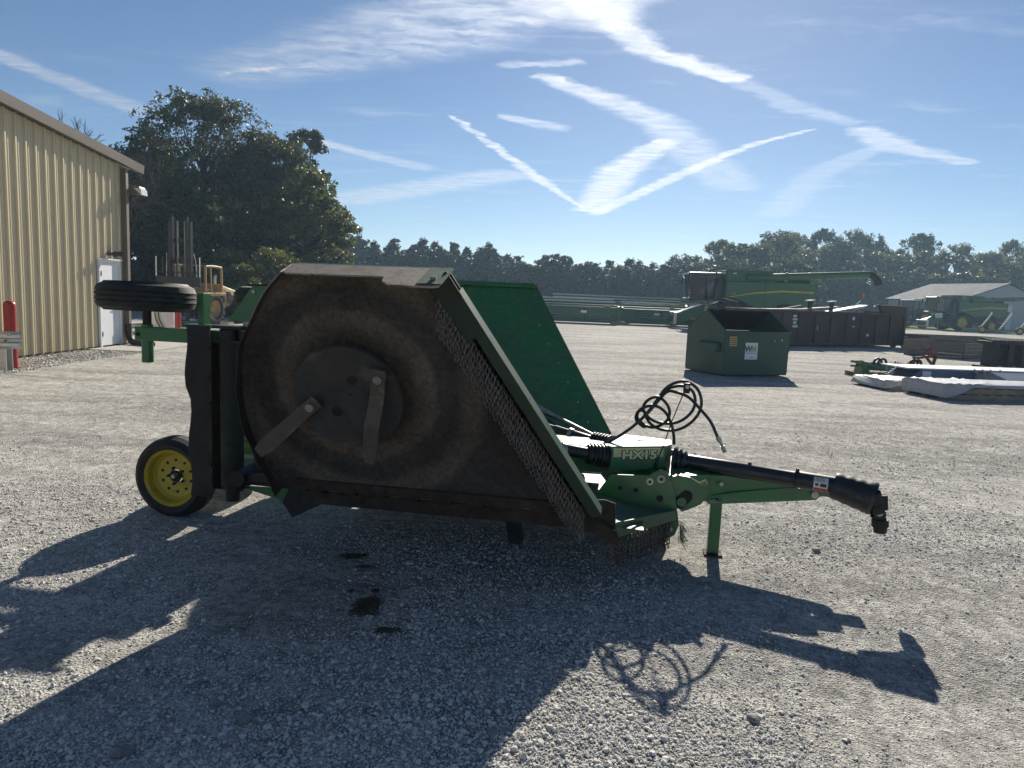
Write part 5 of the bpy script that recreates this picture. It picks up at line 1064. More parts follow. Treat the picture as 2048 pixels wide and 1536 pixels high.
# lettering on the near combine's side stripe (left side faces the camera)
body = [o for o in c1.children if o.name.startswith('body')][0]
text_mesh('stripe_lettering', 'JOHN DEERE', .10, M_CGRN, body, frame((.80, 1.5645, 2.805), (-1, 0, 0), (0, 0, 1)), .001, .002, 1.3)
text_mesh('model_lettering', 'S780', .12, M_CYEL, body, frame((5.5, 1.5585, 2.52), (-1, 0, 0), (0, 0, 1)), .001, .0, 1.2)

def make_header(label, L, reel=True):
    """grain header seen from behind: x along its width, y away from viewer"""
    h = thing('grain_header', label, 'header', group='combine headers parked along the far side of the yard')
    fr = MB().box((0, .0, .25), (L, .12, 1.12)).build('back_sheet', M_CGRN, h)
    MB().box((0, -.06, 1.125), (L, .10, 1.24)).build('top_beam', M_CGRN, fr, bevel=.02)
    MB().box((.0, -.10, .20), (L, .14, .33)).build('lower_beam', M_CGRN, fr, bevel=.02)
    n = int(L/1.1)
    for k in range(n+1): MB().box((k*L/n-.04, -.05, .331), (k*L/n+.04, -.002, 1.124)).build('stay', M_CBLK if k % 3 == 0 else M_CGRN, fr)
    MB().tube([(.5, -.14, .62), (L*.4, -.14, .60), (L*.7, -.14, .66), (L-.5, -.14, .62)], .03, 6).build('drive_line', M_SIL, fr)
    MB().box((L*.3, -.06, .80), (L*.3+.5, -.052, .98)).build('label_plate', M_WHITE, fr); MB().box((L*.72, -.06, .78), (L*.72+.42, -.052, .95)).build('label_plate', M_SIL, fr)
    for x_ in (0, L): MB().prism([(-.15, .15), (2.0, .1), (2.3, .3), (1.3, 1.0), (.2, 1.35), (-.15, 1.3)], lambda a, z, d: (x_+d, a, z), -.06, .06).build('end_shield', M_CGRN, h, bevel=.02)
    MB().box((.1, .2, .1), (L-.1, 1.9, .2)).build('table', M_GREY, h)
    MB().tube([(.1, .8, .55), (L-.1, .8, .55)], .22, 12).build('cross_auger', M_CBLK, h, smooth=40)
    for x_ in (.1, L*.5, L-.1):
        MB().box((x_-.06, .3, 1.25), (x_+.06, 1.6, 1.40)).build('reel_arm', M_CGRN, h)
    if reel:
        rl = MB().tube([(.2, 1.3, 1.3), (L-.2, 1.3, 1.3)], .10, 10).build('reel_tube', M_GREY, h, smooth=40)
        for k in range(6):
            a = 6.283*k/6+.4; p = (1.3+.48*math.cos(a), 1.3+.48*math.sin(a)); bat = MB().tube([(.2, p[0], p[1]), (L-.2, p[0], p[1])], .035, 6).build('reel_bat', M_SIL if k in (1, 2) else M_CBLK, rl)
            b = MB(); m_ = int(L/.16)
            for j in range(m_): x_ = .3+(L-.6)*j/(m_-1); b.obox((x_, p[0], p[1]), (x_, p[0]+.05, p[1]-.20), .022, .014)
            o = b.build('reel_tines', M_CBLK, bat); o['kind'] = 'stuff'
            if k in (1, 2):
                b = MB()
                for j in range(m_): x_ = .3+(L-.6)*j/(m_-1); b.box((x_-.035, p[0]-.05, p[1]-.04), (x_+.035, p[0]+.05, p[1]+.055))
                o = b.build('tine_clips', M_SIL, bat); o['kind'] = 'stuff'
    MB().box((L-1.0, -.1, 1.241), (L-.6, .1, 1.33)).build('reflector', mat('red_reflector', (.5, .02, .02), .35), h)
    return h
h1 = make_header('long green grain header with tined reel, end next to the folded mower', 9.6); h1.location = (-2.2, 51.2, 0)
h2 = copy_tree(h1); h2.location = (7.9, 52.6, 0); h2.rotation_euler = (0, 0, R_(4)); h2['label'] = 'green grain header lying between the long header and the combine feeder'; h2.scale = (.82, 1, .96)
h3 = copy_tree(h1); h3.location = (3.0, 60., 0); h3.rotation_euler = (0, 0, R_(3)); h3['label'] = 'second line header showing only its reel above the front headers'; h3.scale = (1.2, 1, 1.18)
M_STRAW = mat('straw', (.36, .26, .13), .95, bump=.5, bscale=50)
for i, (x_, y_, s_, lb) in enumerate(((7.55, 51.0, .42, 'small heap of straw at the joint of the two headers'), (11.6, 52.3, .36, 'thin spill of straw under the green header by the combine'))):
    bm = bmesh.new(); bmesh.ops.create_icosphere(bm, subdivisions=3, radius=1)
    for v in bm.verts: k_ = 1+.25*math.sin(v.co.x*7+i)+.2*math.sin(v.co.y*9); v.co = Vector((v.co.x*s_*1.6*k_, v.co.y*s_*k_, max(-.05, v.co.z*s_*(.75 if i == 0 else .35))))
    me = bpy.data.meshes.new('straw_heap'); bm.to_mesh(me); bm.free(); me.materials.append(M_STRAW); tag(link('straw_heap', me, loc=(x_, y_, 0)), lb, 'straw')

def make_tractor(label):
    t = thing('tractor', label, 'tractor', group='tractors parked in the background')
    MB().hull([(1.0, -.45, 1.0), (3.3, -.4, 1.0), (3.3, .4, 1.0), (1.0, .45, 1.0)], [(1.0, -.42, 1.95), (3.25, -.34, 1.75), (3.25, .34, 1.75), (1.0, .42, 1.95)]).build('hood', M_CGRN, t, bevel=.08)
    MB().box((-1.0, -.5, .7), (3.1, .5, 1.02)).build('chassis', M_CBLK, t)
    cab = MB().hull([(-.7, -.8, 1.35), (.95, -.7, 1.35), (.95, .7, 1.35), (-.7, .8, 1.35)], [(-.55, -.75, 2.85), (.85, -.68, 2.85), (.85, .68, 2.85), (-.55, .75, 2.85)]).build('cab_glazing', M_CGLS, t, bevel=.05)
    for s_ in (-1, 1):
        for x0, x1, y0 in ((-.7, -.55, .8), (.95, .85, .7), (.2, .2, .76)): MB().tube([(x0, s_*y0, 1.35), (x1, s_*(y0-.03), 2.86)], .05, 8).build('cab_post', M_CBLK, cab)
        bigwheel(t, 'rear_wheel', (-.2, s_*1.0, .95), .95, .5, .55, M_CYEL, 18, sgn=s_); bigwheel(t, 'front_wheel', (2.6, s_*.9, .68), .68, .4, .4, M_CYEL, 14, sgn=s_)
        MB().prism([(-1.1, 1.2), (-.8, 1.85), (.0, 2.05), (.7, 1.7), (.72, 1.62), (.0, 1.95), (-.72, 1.78), (-1.0, 1.2)], lambda a, z, d: (a, s_*1.0+d, z), -.25, .25).build('fender', M_CGRN, t)
    MB().box((-.75, -.85, 2.862), (1.05, .85, 3.02)).build('cab_roof', M_WHITE, t, bevel=.06)
    MB().tube([(1.5, -.5, 1.8), (1.5, -.5, 2.9), (1.42, -.5, 3.05)], .06, 8).build('exhaust_pipe', M_CBLK, t)
    return t
t1 = make_tractor('tractor cab with pale roof showing above the brown container'); t1.location = (20.8, 61., 0); t1.rotation_euler = (0, 0, R_(160)); t1.scale = (.78, .78, .78)
t2 = copy_tree(t1); t2.location = (49.0, 88., 0); t2.rotation_euler = (0, 0, R_(200)); t2.scale = (1.22, 1.22, 1.12); t2['label'] = 'tall dark tractor with upright exhaust beside the container end'
# sign on a post before the far combine
s = thing('yard_sign', 'small white sign on a post in front of the far combine', 'sign', (45.6, 77., 0), R_(-25))
MB().cyl((0, 0, 0), (0, 0, 1.75), .04, 8).build('post', M_GREY, s); bd = MB().box((-.32, -.06, 1.38), (.32, -.03, 1.84)).build('sign_board', M_WHITE, s)
for k in range(3): MB().box((-.24, -.064, 1.48+k*.12), (.24, -.061, 1.52+k*.12)).build('sign_line', M_GREY, bd)
# red-brown seed wagon and tillage tool by the shed
w = thing('tillage_tool', 'folded tillage implement with rows of shining tines', 'implement', (49.2, 72., 0), R_(-12))
MB().box((-2.2, -.1, .25), (2.6, .1, .42)).build('main_beam', M_CGRN, w)
for k, x_ in enumerate((-1.6, .2, 1.9)):
    ar = MB().obox((x_-.5, 0, .35), (x_+.6, .1, 2.15), .14, .16).build('folded_wing_bar', M_CBLK, w)
    for j in range(9): q = .15+j*.095; p = Vector((x_-.5+1.1*q, -.1, .35+1.8*q)); MB().obox(p, p+Vector((-.24, -.06, -.06)), .06, .09).build('tine', M_SIL, ar)
for x_ in (-2.0, 1.4): bigwheel(w, 'gauge_wheel', (x_, -.35, .38), .38, .25, .22, M_CYEL, 10, sgn=-1)
MB().box((-3.8, -.7, .16), (-2.3, -.3, .48)).build('drawbar_guard', M_CGRN, w)
w = thing('seed_wagon', 'dark red grain wagon between far combine and tillage tool', 'wagon', (55.5, 84.5, 0), R_(5))
MB().hull([(-1.6, -1., 1.0), (1.6, -1., 1.0), (1.6, 1., 1.0), (-1.6, 1., 1.0)], [(-2.0, -1.3, 2.35), (2.0, -1.3, 2.35), (2.0, 1.3, 2.35), (-2.0, 1.3, 2.35)]).build('hopper', mat('wagon_red', (.09, .02, .018), .5), w, bevel=.04)
for s_ in (-1, 1):
    for x_ in (-1.2, 1.2): bigwheel(w, 'wheel', (x_, s_*1., .48), .48, .3, .28, M_CBLK, 12, sgn=s_)
MB().box((-1.7, -.5, .7), (1.7, .5, .98)).build('chassis', M_CBLK, w)
# grey shed
sh_ = thing('grey_shed', 'low grey metal shed with wide roof behind the combines', 'shed', (65.65, 104.5, 0), R_(-78))
M_SHED = mat('shed_wall', (.42, .43, .44), .5, col2=(.36, .37, .38), nscale=.8, namt=.4); M_SROOF = mat('shed_roof', (.085, .09, .105), .85, .0, spec=.15, col2=(.065, .07, .085), nscale=1, namt=.5)
Lx, Wy, eh, rh = 13.3, 15., 3.8, 6.2
MB().prism([(-Wy/2, 0), (Wy/2, 0), (Wy/2, eh), (0, rh), (-Wy/2, eh)], lambda a, z, d: (d, a, z), -Lx/2, Lx/2).build('wall', M_SHED, sh_)
for s_ in (-1, 1): MB().hull([(-Lx/2-.4, s_*(Wy/2+.4), eh-.12), (Lx/2+.4, s_*(Wy/2+.4), eh-.12), (Lx/2+.4, 0, rh+.03), (-Lx/2-.4, 0, rh+.03)], [(-Lx/2-.4, s_*(Wy/2+.4), eh+.0), (Lx/2+.4, s_*(Wy/2+.4), eh+.0), (Lx/2+.4, 0, rh+.16), (-Lx/2-.4, 0, rh+.16)]).build('roof', M_SROOF, sh_)
for k in range(12): MB().box((-Lx/2+k*Lx/11-.03, -Wy/2-.03, .1), (-Lx/2+k*Lx/11+.03, -Wy/2-.002, eh-.15)).build('wall_rib', M_SHED, sh_)
MB().box((Lx/2+.002, -3.6, .05), (Lx/2+.06, 1.0, 3.3)).build('sliding_door', M_WHITE, sh_); MB().box((Lx/2+.002, -5.4, 2.6), (Lx/2+.03, -4.4, 2.9)).build('small_window', M_CBLK, sh_)

# ------------------------------------------------------------------ green refuse container
dp = thing('dumpster', 'green steel dumpster with slanted open top and white square sign', 'dumpster', (5.05, 17.07, 0), R_(21))
M_DUMP = mat('dumpster_green', (.032, .085, .058), .5, col2=(.06, .095, .072), nscale=2.2, namt=.8, col3=(.085, .055, .035), s3=7, a3=(.60, .70), bump=.6, bscale=2.2)
DW, DD = 1.95, 1.52; prof_ = [(0., .08), (0., 1.06), (.72, 1.55), (.80, 1.57), (1.50, 1.10), (DD, 1.06), (DD, .08)]
for x_ in (0., DW): MB().prism(prof_, lambda a, z, d: (x_+d, a, z), -.012, .012).build('side_wall', M_DUMP, dp)
fw = MB().box((.013, -.012, .06), (DW-.013, .012, 1.05)).build('front_wall', M_DUMP, dp)
MB().box((.013, DD-.012, .06), (DW-.013, DD+.012, 1.06)).build('back_wall', M_DUMP, dp)
MB().box((.0, .0, .03), (DW, DD, .079)).build('floor', M_DUMP, dp)
MB().hull([(.013, .78, 1.56), (DW-.013, .78, 1.56), (DW-.013, DD, 1.07), (.013, DD, 1.07)], [(-.02, .76, 1.60), (DW+.02, .76, 1.60), (DW+.02, DD+.03, 1.10), (-.02, DD+.03, 1.10)]).build('rear_lid', M_CBLK, dp)
MB().obox((-.03, -.02, 1.075), (DW+.03, -.02, 1.075), .06, .045).build('front_rim', M_DUMP, dp)
for x_ in (0., DW): MB().obox((x_, -.01, 1.09), (x_, .78, 1.585), .055, .04).build('side_rim', M_DUMP, dp)
for s_, x_ in ((-1, -.0125), (1, DW+.0125)): MB().hull([(x_, .12, .58), (x_, .95, .58), (x_, .95, .82), (x_, .12, .82)], [(x_+s_*.14, .12, .60), (x_+s_*.14, .82, .60), (x_+s_*.12, .82, .78), (x_+s_*.12, .12, .78)]).build('fork_pocket', M_DUMP, dp, bevel=.01)
for x_ in (.1, DW-.25): MB().box((x_, .1, 0), (x_+.12, DD-.1, .029)).build('skid', M_CBLK, dp)
sg = MB().box((.62, -.018, .42), (.99, -.0125, .83)).build('white_sign', M_WHITE, fw)
M_WMG = mat('sign_green', (.02, .11, .045), .5); M_WMY = mat('sign_gold', (.42, .38, .24), .5)
text_mesh('sign_letter', 'W', .20, M_WMG, sg, frame((.715, -.0185, .67), (1, 0, 0), (0, 0, 1)), .0005, .010, 1.0)
text_mesh('sign_letter', 'M', .20, M_WMY, sg, frame((.875, -.0185, .67), (1, 0, 0), (0, 0, 1)), .0005, .010, .9)
MB().box((.66, -.019, .565), (.95, -.0182, .58)).build('sign_line', M_GREY, sg); MB().box((.75, -.019, .46), (.92, -.0182, .475)).build('sign_line', M_GREY, sg)
ys = MB().box((.15, -.018, .74), (.36, -.0125, .97)).build('yellow_notice', mat('faded_yellow', (.50, .36, .13), .6), fw)
for k in range(4): MB().box((.17, -.019, .775+k*.047), (.34, -.0182, .79+k*.047)).build('notice_line', M_RUST, ys)
text_mesh('sign_letter', '8', .09, M_WHITE, fw, frame((1.72, -.0135, .90), (1, 0, 0), (0, 0, 1)), .0005, .0, 1.); text_mesh('sign_letter', 'C', .07, M_WHITE, fw, frame((1.50, -.0135, .88), (1, 0, 0), (0, 0, 1)), .0005, .0, 1.)

# ------------------------------------------------------------------ brown roll-off container
ct = thing('roll_off_container', 'long brown ribbed roll-off container heaped with scrap boards', 'container', (10.9, 31.2, 0), R_(26))
M_CONT = mat('container_brown', (.085, .05, .042), .65, col2=(.06, .042, .038), nscale=1.3, namt=.7, col3=(.12, .07, .05), s3=5, a3=(.64, .74), bump=.06, bscale=3)
CL, CW, CHt = 9.3, 2.4, 1.62
fs_ = MB().box((0, 0, .22), (CL, .06, CHt-.10)).build('side_sheet', M_CONT, ct)
MB().box((0, CW-.06, .22), (CL, CW, CHt-.10)).build('far_side_sheet', M_CONT, ct)
MB().box((0, .061, .22), (.06, CW-.061, CHt)).build('front_end', M_CONT, ct)
MB().box((CL-.06, .061, .22), (CL, CW-.061, CHt+.1)).build('tail_gate', M_CONT, ct)
MB().box((.061, .061, .2), (CL-.061, CW-.061, .28)).build('floor', M_CONT, ct)
MB().box((-.03, -.06, CHt-.099), (CL+.03, .065, CHt+.03)).build('top_rail', M_CONT, ct, bevel=.02); MB().box((-.03, CW-.065, CHt-.099), (CL+.03, CW+.06, CHt+.03)).build('top_rail', M_CONT, ct, bevel=.02)
MB().box((-.02, -.07, .10), (CL+.02, .062, .219)).build('bottom_rail', M_CONT, ct, bevel=.02)
for k in range(10): x_ = k*(CL-.14)/9; MB().box((x_, -.085, .2195), (x_+.14, -.0005, CHt-.0995)).build('side_rib', M_CONT, fs_, bevel=.015)
MB().hull([(CL-1.75, -.02, CHt+.031), (CL, -.02, CHt+.031), (CL, .10, CHt+.031), (CL-1.75, .10, CHt+.031)], [(CL-1.95, -.05, CHt+.40), (CL+.02, -.05, CHt+.40), (CL+.02, .10, CHt+.40), (CL-1.95, .10, CHt+.40)]).build('raised_board', M_CONT, ct)
MB().box((CL-1.97, -.10, CHt+.401), (CL+.03, .3, CHt+.44)).build('raised_board_cap', mat('pale_board', (.42, .35, .27), .8), ct)
for x_ in (CL-.35, .35):
    for y_ in (.25, CW-.25): MB().cyl((x_, y_-.09, .16), (x_, y_+.09, .16), .16, 18).build('roller', M_CBLK, ct, smooth=40)
for (x_, z_, w_, h_) in ((1.72, 1.32, .2, .10), (1.70, 1.18, .3, .09), (1.74, 1.02, .2, .12), (1.72, .86, .32, .11), (3.15, .78, .16, .16), (5.55, 1.28, .15, .15), (5.6, .95, .12, .05), (6.6, .52, .17, .12)):
    MB().box((x_, -.012, z_), (x_+w_, -.001, z_+h_)).build('sticker', M_WHITE, fs_)
M_BOARD = mat('scrap_board', (.50, .46, .42), .75, col2=(.33, .26, .2), nscale=3, namt=.7)
r = random.Random(12)
for i, (xa, ya, za, xb, yb, zb, w_, m_) in enumerate(((.4, .5, 1.62, 3.6, .6, 1.72, .5, M_BOARD), (2.2, .4, 1.66, 5.0, .5, 1.86, .35, M_BOARD), (4.6, .7, 1.60, 6.6, .3, 1.98, .6, M_WHITE), (1.6, 1.2, 1.55, 3.0, .8, 1.85, .25, M_RUST), (5.8, .4, 1.72, 6.9, .5, 1.95, .3, M_WHITE), (.2, 1.4, 1.6, 2.8, 1.3, 1.66, .8, M_RUST))):
    o = MB().obox((xa, ya, za), (xb, yb, zb), w_, .05).build('scrap_board', m_, ct, bevel=.006)
for i, (x_, lb) in enumerate(((3.05, ''), (4.45, ''))):
    po = MB().obox((x_, .35, 1.55), (x_+.06, .35, 2.05), .14, .14).build('scrap_post', M_CBLK, ct); MB().hull([(x_-.16, .2, 2.05), (x_+.20, .2, 2.08), (x_+.20, .5, 2.08), (x_-.16, .5, 2.05)], [(x_-.16, .2, 2.10), (x_+.20, .2, 2.14), (x_+.20, .5, 2.14), (x_-.16, .5, 2.10)]).build('scrap_post_cap', M_BOARD, po)
wp_ = MB().tube([(5.9, .4, 1.8), (6.5, .4, 2.2), (6.62, .4, 2.45)], .02, 6).build('marker_wire', M_GREY, ct); MB().box((6.56, .36, 2.40), (6.66, .44, 2.58)).build('marker_lamp', M_ORG, wp_)

# ------------------------------------------------------------------ wooden crates
M_WOOD = mat('weathered_wood', (.20, .165, .135), .9, col2=(.13, .11, .095), nscale=3, namt=.8, stretch=(1, 1, 5), bump=.2, bscale=12)
def crate(label, x, y, rz, L_, D_, H_, rows):
    t = thing('wooden_crate', label, 'crate', (x, y, 0), rz, 'weathered wooden crates past the brown container'); g = H_/rows
    for side in range(4):
        for k in range(rows):
            z0 = .06+k*g; z1 = z0+g-.02; j = r.uniform(-.006, .006)
            if side == 0: bx = ((0, -.02+j, z0), (L_, .015+j, z1))
            elif side == 1: bx = ((0, D_-.015+j, z0), (L_, D_+.02+j, z1))
            elif side == 2: bx = ((-.02+j, .016, z0), (.015+j, D_-.016, z1))
            else: bx = ((L_-.015+j, .016, z0), (L_+.02+j, D_-.016, z1))
            MB().box(*bx).build('plank', M_WOOD, t)
    for (x_, y_) in ((.02, .02), (L_-.1, .02), (.02, D_-.1), (L_-.1, D_-.1), (L_/2, .02)): MB().box((x_, y_, 0), (x_+.08, y_+.08, H_+.02)).build('corner_post', M_WOOD, t)
    MB().box((.02, .02, .02), (L_-.02, D_-.02, .055)).build('crate_floor', M_WOOD, t)
    return t
crate('nearer weathered plank crate beside the black track stand', 17.55, 27.7, R_(36), 2.9, 2.3, .60, 4)
crate('long plank crate touching the end of the brown container', 19.6, 33.6, R_(8), 4.6, 2.0, .66, 4)
# ------------------------------------------------------------------ track stand
tk = thing('track_stand', 'black steel stand with ribbed rubber track laid over its top', 'implement', (15.95, 23.7, 0), R_(10))
for x_ in (.05, .62, 1.15): MB().hull([(x_, 0, .06), (x_+.26, 0, .06), (x_+.26, .5, .06), (x_, .5, .06)], [(x_+.03, 0, .80), (x_+.23, 0, .80), (x_+.23, .5, .80), (x_+.03, .5, .80)]).build('leg', M_CBLK, tk, bevel=.01)
MB().box((-.1, -.05, .8), (1.9, .6, .90)).build('top_beam', M_CBLK, tk, bevel=.01); MB().box((-.12, -.1, 0), (.5, .65, .059)).build('base_plate', M_RUST, tk); MB().box((.56, -.1, 0), (1.6, .65, .059)).build('base_plate', M_RUST, tk)
for k in range(11): MB().obox((.0+k*.17, -.06, .905), (.08+k*.17, .55, .965), .07, .06).build('track_lug', M_RUB, tk)
for k in range(4): MB().obox((.35+k*.1, .1, .3), (.5+k*.08, .12, .78), .05, .05).build('brace', M_CBLK, tk)
# ------------------------------------------------------------------ rusty frame
rf_ = thing('plow_frame', 'rusty angled steel plow frame lying behind the sheet bundles', 'implement', (12.3, 21.4, 0), R_(8))
M_RUSTR = mat('red_rust', (.16, .055, .03), .85, col2=(.09, .035, .025), nscale=8, namt=.8)
for i, (a, c, w_) in enumerate((((-.35, 0, .16), (-.22, 0, .40), .10), ((-.26, 0, .36), (.30, .05, .44), .09), ((.05, .02, .42), (.26, .03, .72), .06), ((.26, .03, .72), (.42, .05, .42), .06), ((.20, .03, .70), (.27, .04, .44), .05), ((-.16, 0, .36), (.12, -.1, .02), .07), ((.16, .02, .42), (.50, .0, .06), .08), ((.52, .05, .5), (.38, .0, .10), .08), ((-.45, 0, .22), (-.30, 0, .20), .04), ((.30, .05, .44), (.60, .06, .40), .07))):
    MB().obox(a, c, w_, w_*.8).build('frame_bar', M_RUSTR, rf_, bevel=.006)
# ------------------------------------------------------------------ bundle of green parts on a pallet
M_FILM = mat('stretch_film', (.42, .43, .44), .28, col2=(.34, .345, .36), nscale=16, namt=.8, bump=1., bscale=38, spec=.6)
M_PWOOD = mat('pallet_wood', (.33, .27, .20), .9, col2=(.22, .18, .14), nscale=5, namt=.7)
def pallet(name, label, x, y, rz, L_, D_, n, group):
    t = thing(name, label, 'pallet', (x, y, 0), rz, group)
    for k in range(n): q = k*(L_-.1)/(n-1); MB().box((q, 0, .105), (q+.1, D_, .125)).build('deck_board', M_PWOOD, t)
    for k in range(3): q = k*(D_-.09)/2; MB().box((0, q, .02), (L_, q+.09, .104)).build('stringer', M_PWOOD, t); MB().box((0, q, 0), (L_, q+.09, .019)).build('base_board', M_PWOOD, t)
    return t
G3 = 'pallets lying on the gravel'
pallet('pallet', 'worn pallet under the bundle of green machine parts', 9.0, 18.1, R_(6), 1.7, .9, 9, G3)
gp = thing('parts_bundle', 'strapped bundle of dark green machine parts with black chain rings', 'machine parts', (9.0, 18.1, .126), R_(6))
for k in range(12): y_ = .1+r.random()*.7; z_ = .04+r.random()*.16; MB().obox((r.uniform(-.1, .25), y_, z_+.05), (r.uniform(1.2, 1.85), y_+r.uniform(-.2, .2), max(.03, z_-.05)), .045, r.uniform(.03, .07)).build('green_bar', M_CGRN, gp, bevel=.004)
MB().hull([(.0, .1, 0), (.22, .1, 0), (.25, .5, 0), (.0, .5, 0)], [(.0, .15, .33), (.12, .15, .26), (.12, .45, .22), (.0, .45, .30)]).build('green_casting', M_CGRN, gp, bevel=.01)
for x_ in (.55, .68, 1.55, 1.66): MB().tube([(x_+.11*math.cos(a), .35, .26+.11*math.sin(a)) for a in [6.283*k/14 for k in range(15)]], .03, 6).build('chain_ring', M_CBLK, gp, smooth=60)
for k in range(6): MB().tube([(.95+k*.08, .3, .24-.01*k), (1.0+k*.08, .3, .30-.01*k), (1.05+k*.08, .3, .23-.01*k)], .025, 6).build('chain_link', M_CBLK, gp)
for x_ in (.62, 1.15): MB().tube([(x_, -.01, -.1), (x_-.02, .05, .26), (x_+.04, .8, .24), (x_+.05, .92, -.1)], .012, 5).build('strap', M_FILM, gp)
# ------------------------------------------------------------------ wrapped sheet bundles on pallets
def wrapped(label, x, y, rz, L_, D_, z0, H_, seed, g, drape):
    t = thing('wrapped_bundle', label, 'bundle', (x, y, z0), rz, g); rr = np.random.default_rng(seed)
    nx, ny_ = 44, 12; vs = []; P = np.zeros((nx+1, 2*ny_+1, 3))
    ring = [(-.01, 0.), (-.02, H_*.35), (-.015, H_*.75), (.01, H_*.97), (.06, H_)]+[(D_*q, H_+.006) for q in (.2, .35, .5, .65, .8)]+[(D_-.05, H_), (D_+.01, H_*.9), (D_+.02, H_*.4), (D_+.01, 0.)]
    b = MB(); m_ = len(ring)
    for i in range(nx+1):
        for (yy, zz_) in ring:
            amp = .022 if i < nx*.34 else .006; dz = -drape*(1 if i < nx*.07 else max(0., 1-(i-nx*.07)/(nx*.10))) if zz_ < H_*.3 else 0.; vs.append((L_*i/nx+rr.normal(0, amp*.5)-.03*(zz_ < H_*.8), yy+rr.normal(0, amp)+(.0 if dz == 0 else (-.03 if yy < D_/2 else .03)), zz_+abs(rr.normal(0, amp*.6))+dz))
    b.add(vs, [(i*m_+k, i*m_+k+1, (i+1)*m_+k+1, (i+1)*m_+k) for i in range(nx) for k in range(m_-1)]+[tuple(range(m_))[::-1], tuple(range(nx*m_, nx*m_+m_))])
    b.build('film', M_FILM, t, smooth=75); return t
G4 = 'film wrapped bundles of sheet metal'
pallet('pallet', 'pallet under the front film wrapped bundle, lower of two', 8.68, 14.25, R_(7), 3.6, 1.05, 14, G3)
p2 = pallet('pallet', 'upper pallet under the front film wrapped bundle', 8.68, 14.25, R_(7), 3.6, 1.05, 14, G3); p2.location.z = .126
wrapped('long white film wrapped sheet bundle on two stacked pallets', 8.65, 14.2, R_(7), 3.7, 1.12, .253, .07, 3, G4, .20)
pallet('pallet', 'single pallet under the film wrapped bundle set farther back', 8.30, 15.7, R_(7), 2.6, 1.05, 11, G3)
wrapped('white film wrapped bundle on a single pallet behind the front one', 8.25, 15.65, R_(7), 2.7, 1.15, .126, .08, 5, G4, .1)
pallet('pallet', 'pallet carrying the strapped blue grey sheets', 9.7, 16.9, R_(5), 3.6, .9, 12, G3)
M_BLUE = mat('blue_grey_sheet', (.20, .26, .36), .3, .35, col2=(.26, .31, .40), nscale=2, namt=.5)
sb = thing('sheet_bundle', 'strapped stack of blue grey metal sheets with a white painted sheen on top', 'sheet metal', (9.45, 16.85, .127), R_(5))
for k in range(6): MB().hull([(.06*k, 0, .045*k+.001), (4., 0, .045*k+.001), (4., .95, .045*k+.001), (.06*k, .95, .045*k+.001)], [(.06*k-.05, -.003*k, .045*k+.044), (4., -.003*k, .045*k+.044), (4., .95, .045*k+.044), (.06*k-.05, .95, .045*k+.044)]).build('sheet', M_BLUE, sb)
MB().box((-.12, -.05, .2715), (4.1, 1.0, .30)).build('top_sheen', M_WHITE, sb)  # white layer added as the shine on the top sheet
for x_ in (1.55, 1.75, 1.95, 2.2): MB().obox((x_+.45, -.06, -.05), (x_, -.065, .31), .05, .012, up=(0, 1, 0)).build('strap', M_FILM, sb)
MB().box((.30, -.022, .09), (.52, -.016, .22)).build('paper_label', M_WHITE, sb)
pallet('pallet', 'pallet under the grey ridge caps', 11.0, 15.75, R_(7), 2.6, .9, 9, G3)
M_RIDGE = mat('grey_ridge_metal', (.22, .24, .27), .35, .4)
rc = thing('ridge_cap_stack', 'stack of grey folded ridge caps leaning on their pallet', 'sheet metal', (10.95, 15.7, .127), R_(7))
for k in range(5): MB().hull([(0, 0, .04*k+.001), (2.7, 0, .04*k+.001), (2.7, .45, .04*k+.12), (0, .45, .04*k+.12)], [(0, -.005*k, .04*k+.04), (2.7, -.005*k, .04*k+.04), (2.7, .45, .04*k+.159), (0, .45, .04*k+.159)]).build('ridge_cap', M_RIDGE, rc)
for k in range(5): MB().hull([(0, .4505, .04*k+.12), (2.7, .4505, .04*k+.12), (2.7, .9, .04*k+.001), (0, .9, .04*k+.001)], [(0, .4505, .04*k+.159), (2.7, .4505, .04*k+.159), (2.7, .905, .04*k+.04), (0, .905, .04*k+.04)]).build('ridge_cap', M_RIDGE, rc)

# ------------------------------------------------------------------ forklift
fk = thing('forklift', 'tan rough terrain forklift with tall black mast by the trees', 'forklift', (-13.75, 29.4, 0), R_(-101))
M_TANF = mat('forklift_tan', (.40, .27, .11), .55, col2=(.30, .21, .10), nscale=2.5, namt=.6)
ms = MB().box((-.05, -.52, .3), (.10, -.42, 4.15)).build('mast_rail', M_CBLK, fk); MB().box((-.05, .42, .3), (.10, .52, 4.15)).build('mast_rail', M_CBLK, fk)
for y_ in (-.34, .34): MB().box((.0, y_-.05, .5), (.12, y_+.05, 4.35)).build('inner_rail', M_CBLK, fk)
for y_ in (-.16, .18): MB().cyl((-.02, y_, .4), (-.02, y_, 4.2), .035, 8).build('lift_ram', M_GREY, fk)
for z_ in (.7, 2.55, 3.35): MB().box((-.06, -.415, z_), (-.052, .415, z_+.16)).build('mast_cross', M_CBLK, fk)
ca = MB().box((.13, -1.0, 1.55), (.22, 1.0, 1.95)).build('carriage', M_CBLK, fk); MB().box((.13, -1.0, 1.12), (.2, 1.0, 1.22)).build('carriage_bar', M_CBLK, ca)
for y_ in (-1.05, -.75, -.4, -.1, .2, .55, .95): MB().box((.14, y_, 1.951), (.18, y_+.035, 2.75)).build('load_guard_bar', M_CBLK if abs(y_) < .9 else M_SIL, ca)
MB().box((.13, -1.08, 2.1), (.17, 1.02, 2.14)).build('guard_rail_bar', M_CBLK, ca)
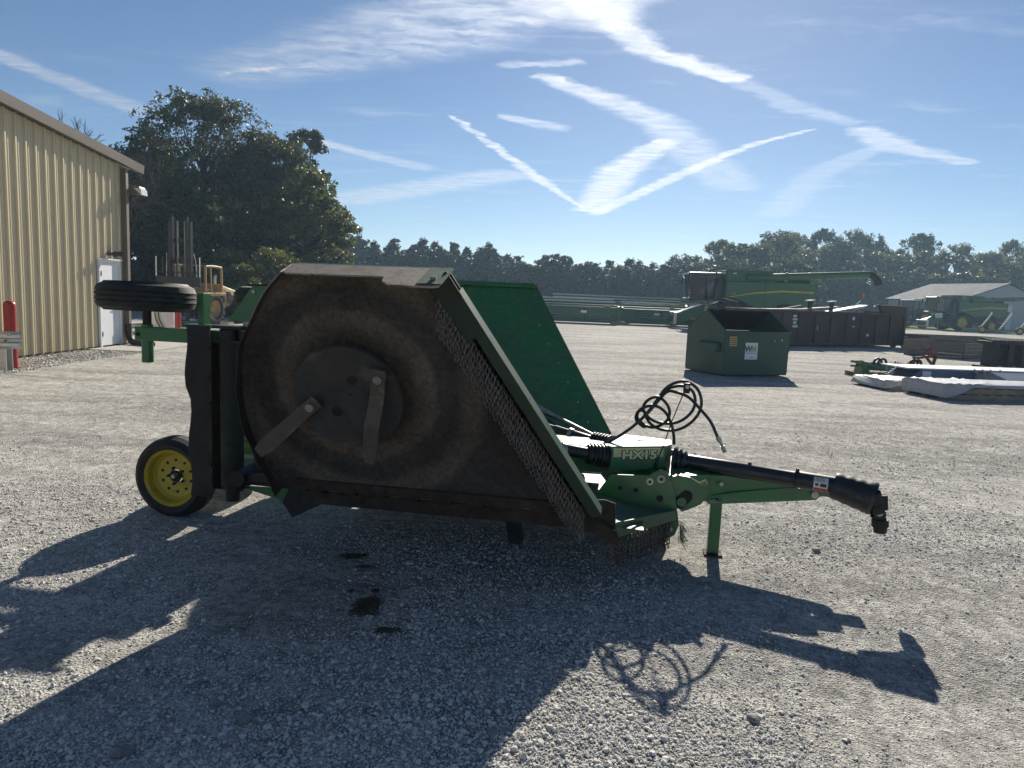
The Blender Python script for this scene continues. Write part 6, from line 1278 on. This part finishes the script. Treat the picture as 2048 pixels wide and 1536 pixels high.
for y_ in (-.5, .45): MB().box((.225, y_-.07, .18), (.28, y_+.07, 1.54)).build('fork_shank', M_CBLK, ca); MB().box((.281, y_-.07, .18), (1.35, y_+.07, .23)).build('fork_blade', M_CBLK, ca)
for s_ in (-1, 1):
    MB().tube(catmull([(-.55, s_*.72, 1.1), (-.55, s_*.72, 2.25), (-.66, s_*.72, 2.42), (-1.5, s_*.72, 2.42), (-1.66, s_*.72, 2.28), (-1.68, s_*.72, 1.2)], 6), .055, 8).build('roll_bar', M_TANF, fk, smooth=60)
    MB().obox((-.9, s_*.73, 2.40), (-.95, s_*.73, 1.2), .06, .06).build('cab_pillar', M_TANF, fk)
    bigwheel(fk, 'front_wheel', (-.55, s_*.98, .68), .68, .46, .36, M_TANF, 16, sgn=s_); bigwheel(fk, 'rear_wheel', (-2.75, s_*.9, .52), .52, .36, .28, M_TANF, 14, sgn=s_)
    MB().prism([(-1.25, 1.35), (.0, 1.35), (.05, 1.28), (.05, 1.0), (-.0, 1.0), (-.1, 1.22), (-1.2, 1.22), (-1.25, 1.0)], lambda a, z, d: (a, s_*.98+d, z), -.22, .22).build('front_fender', M_TANF, fk, bevel=.02)
    MB().tube(catmull([(.05, s_*.62, 2.9), (-.02, s_*.68, 2.4), (.0, s_*.7, 1.5)], 5), .02, 6).build('hydraulic_line', M_SIL, fk)
for k in range(5): MB().box((-.7-k*.2, -.7, 2.44), (-.64-k*.2, .7, 2.47)).build('roof_slat', M_TANF, fk)
hdm = MB().hull([(-1.55, -.72, .75), (-3.3, -.72, .75), (-3.3, .72, .75), (-1.55, .72, .75)], [(-1.6, -.68, 1.72), (-3.15, -.62, 1.42), (-3.15, .62, 1.42), (-1.6, .68, 1.72)]).build('engine_hood', M_TANF, fk, bevel=.05)
for k in range(2): MB().box((-2.35-k*.5, .70, .95), (-2.1-k*.5, .735, 1.4)).build('hood_vent', M_CBLK, hdm)
MB().box((-3.2, -.6, .35), (.0, .6, .80)).build('chassis', M_CBLK, fk); MB().box((-1.5, -.5, .85), (-1.0, .5, 1.5)).build('seat_box', M_TANF, fk)
MB().tube(catmull([(-1.85, .3, 1.65), (-1.85, .3, 2.0), (-1.9, .3, 2.08)], 4), .06, 8).build('exhaust_pipe', M_SIL, fk, smooth=50)
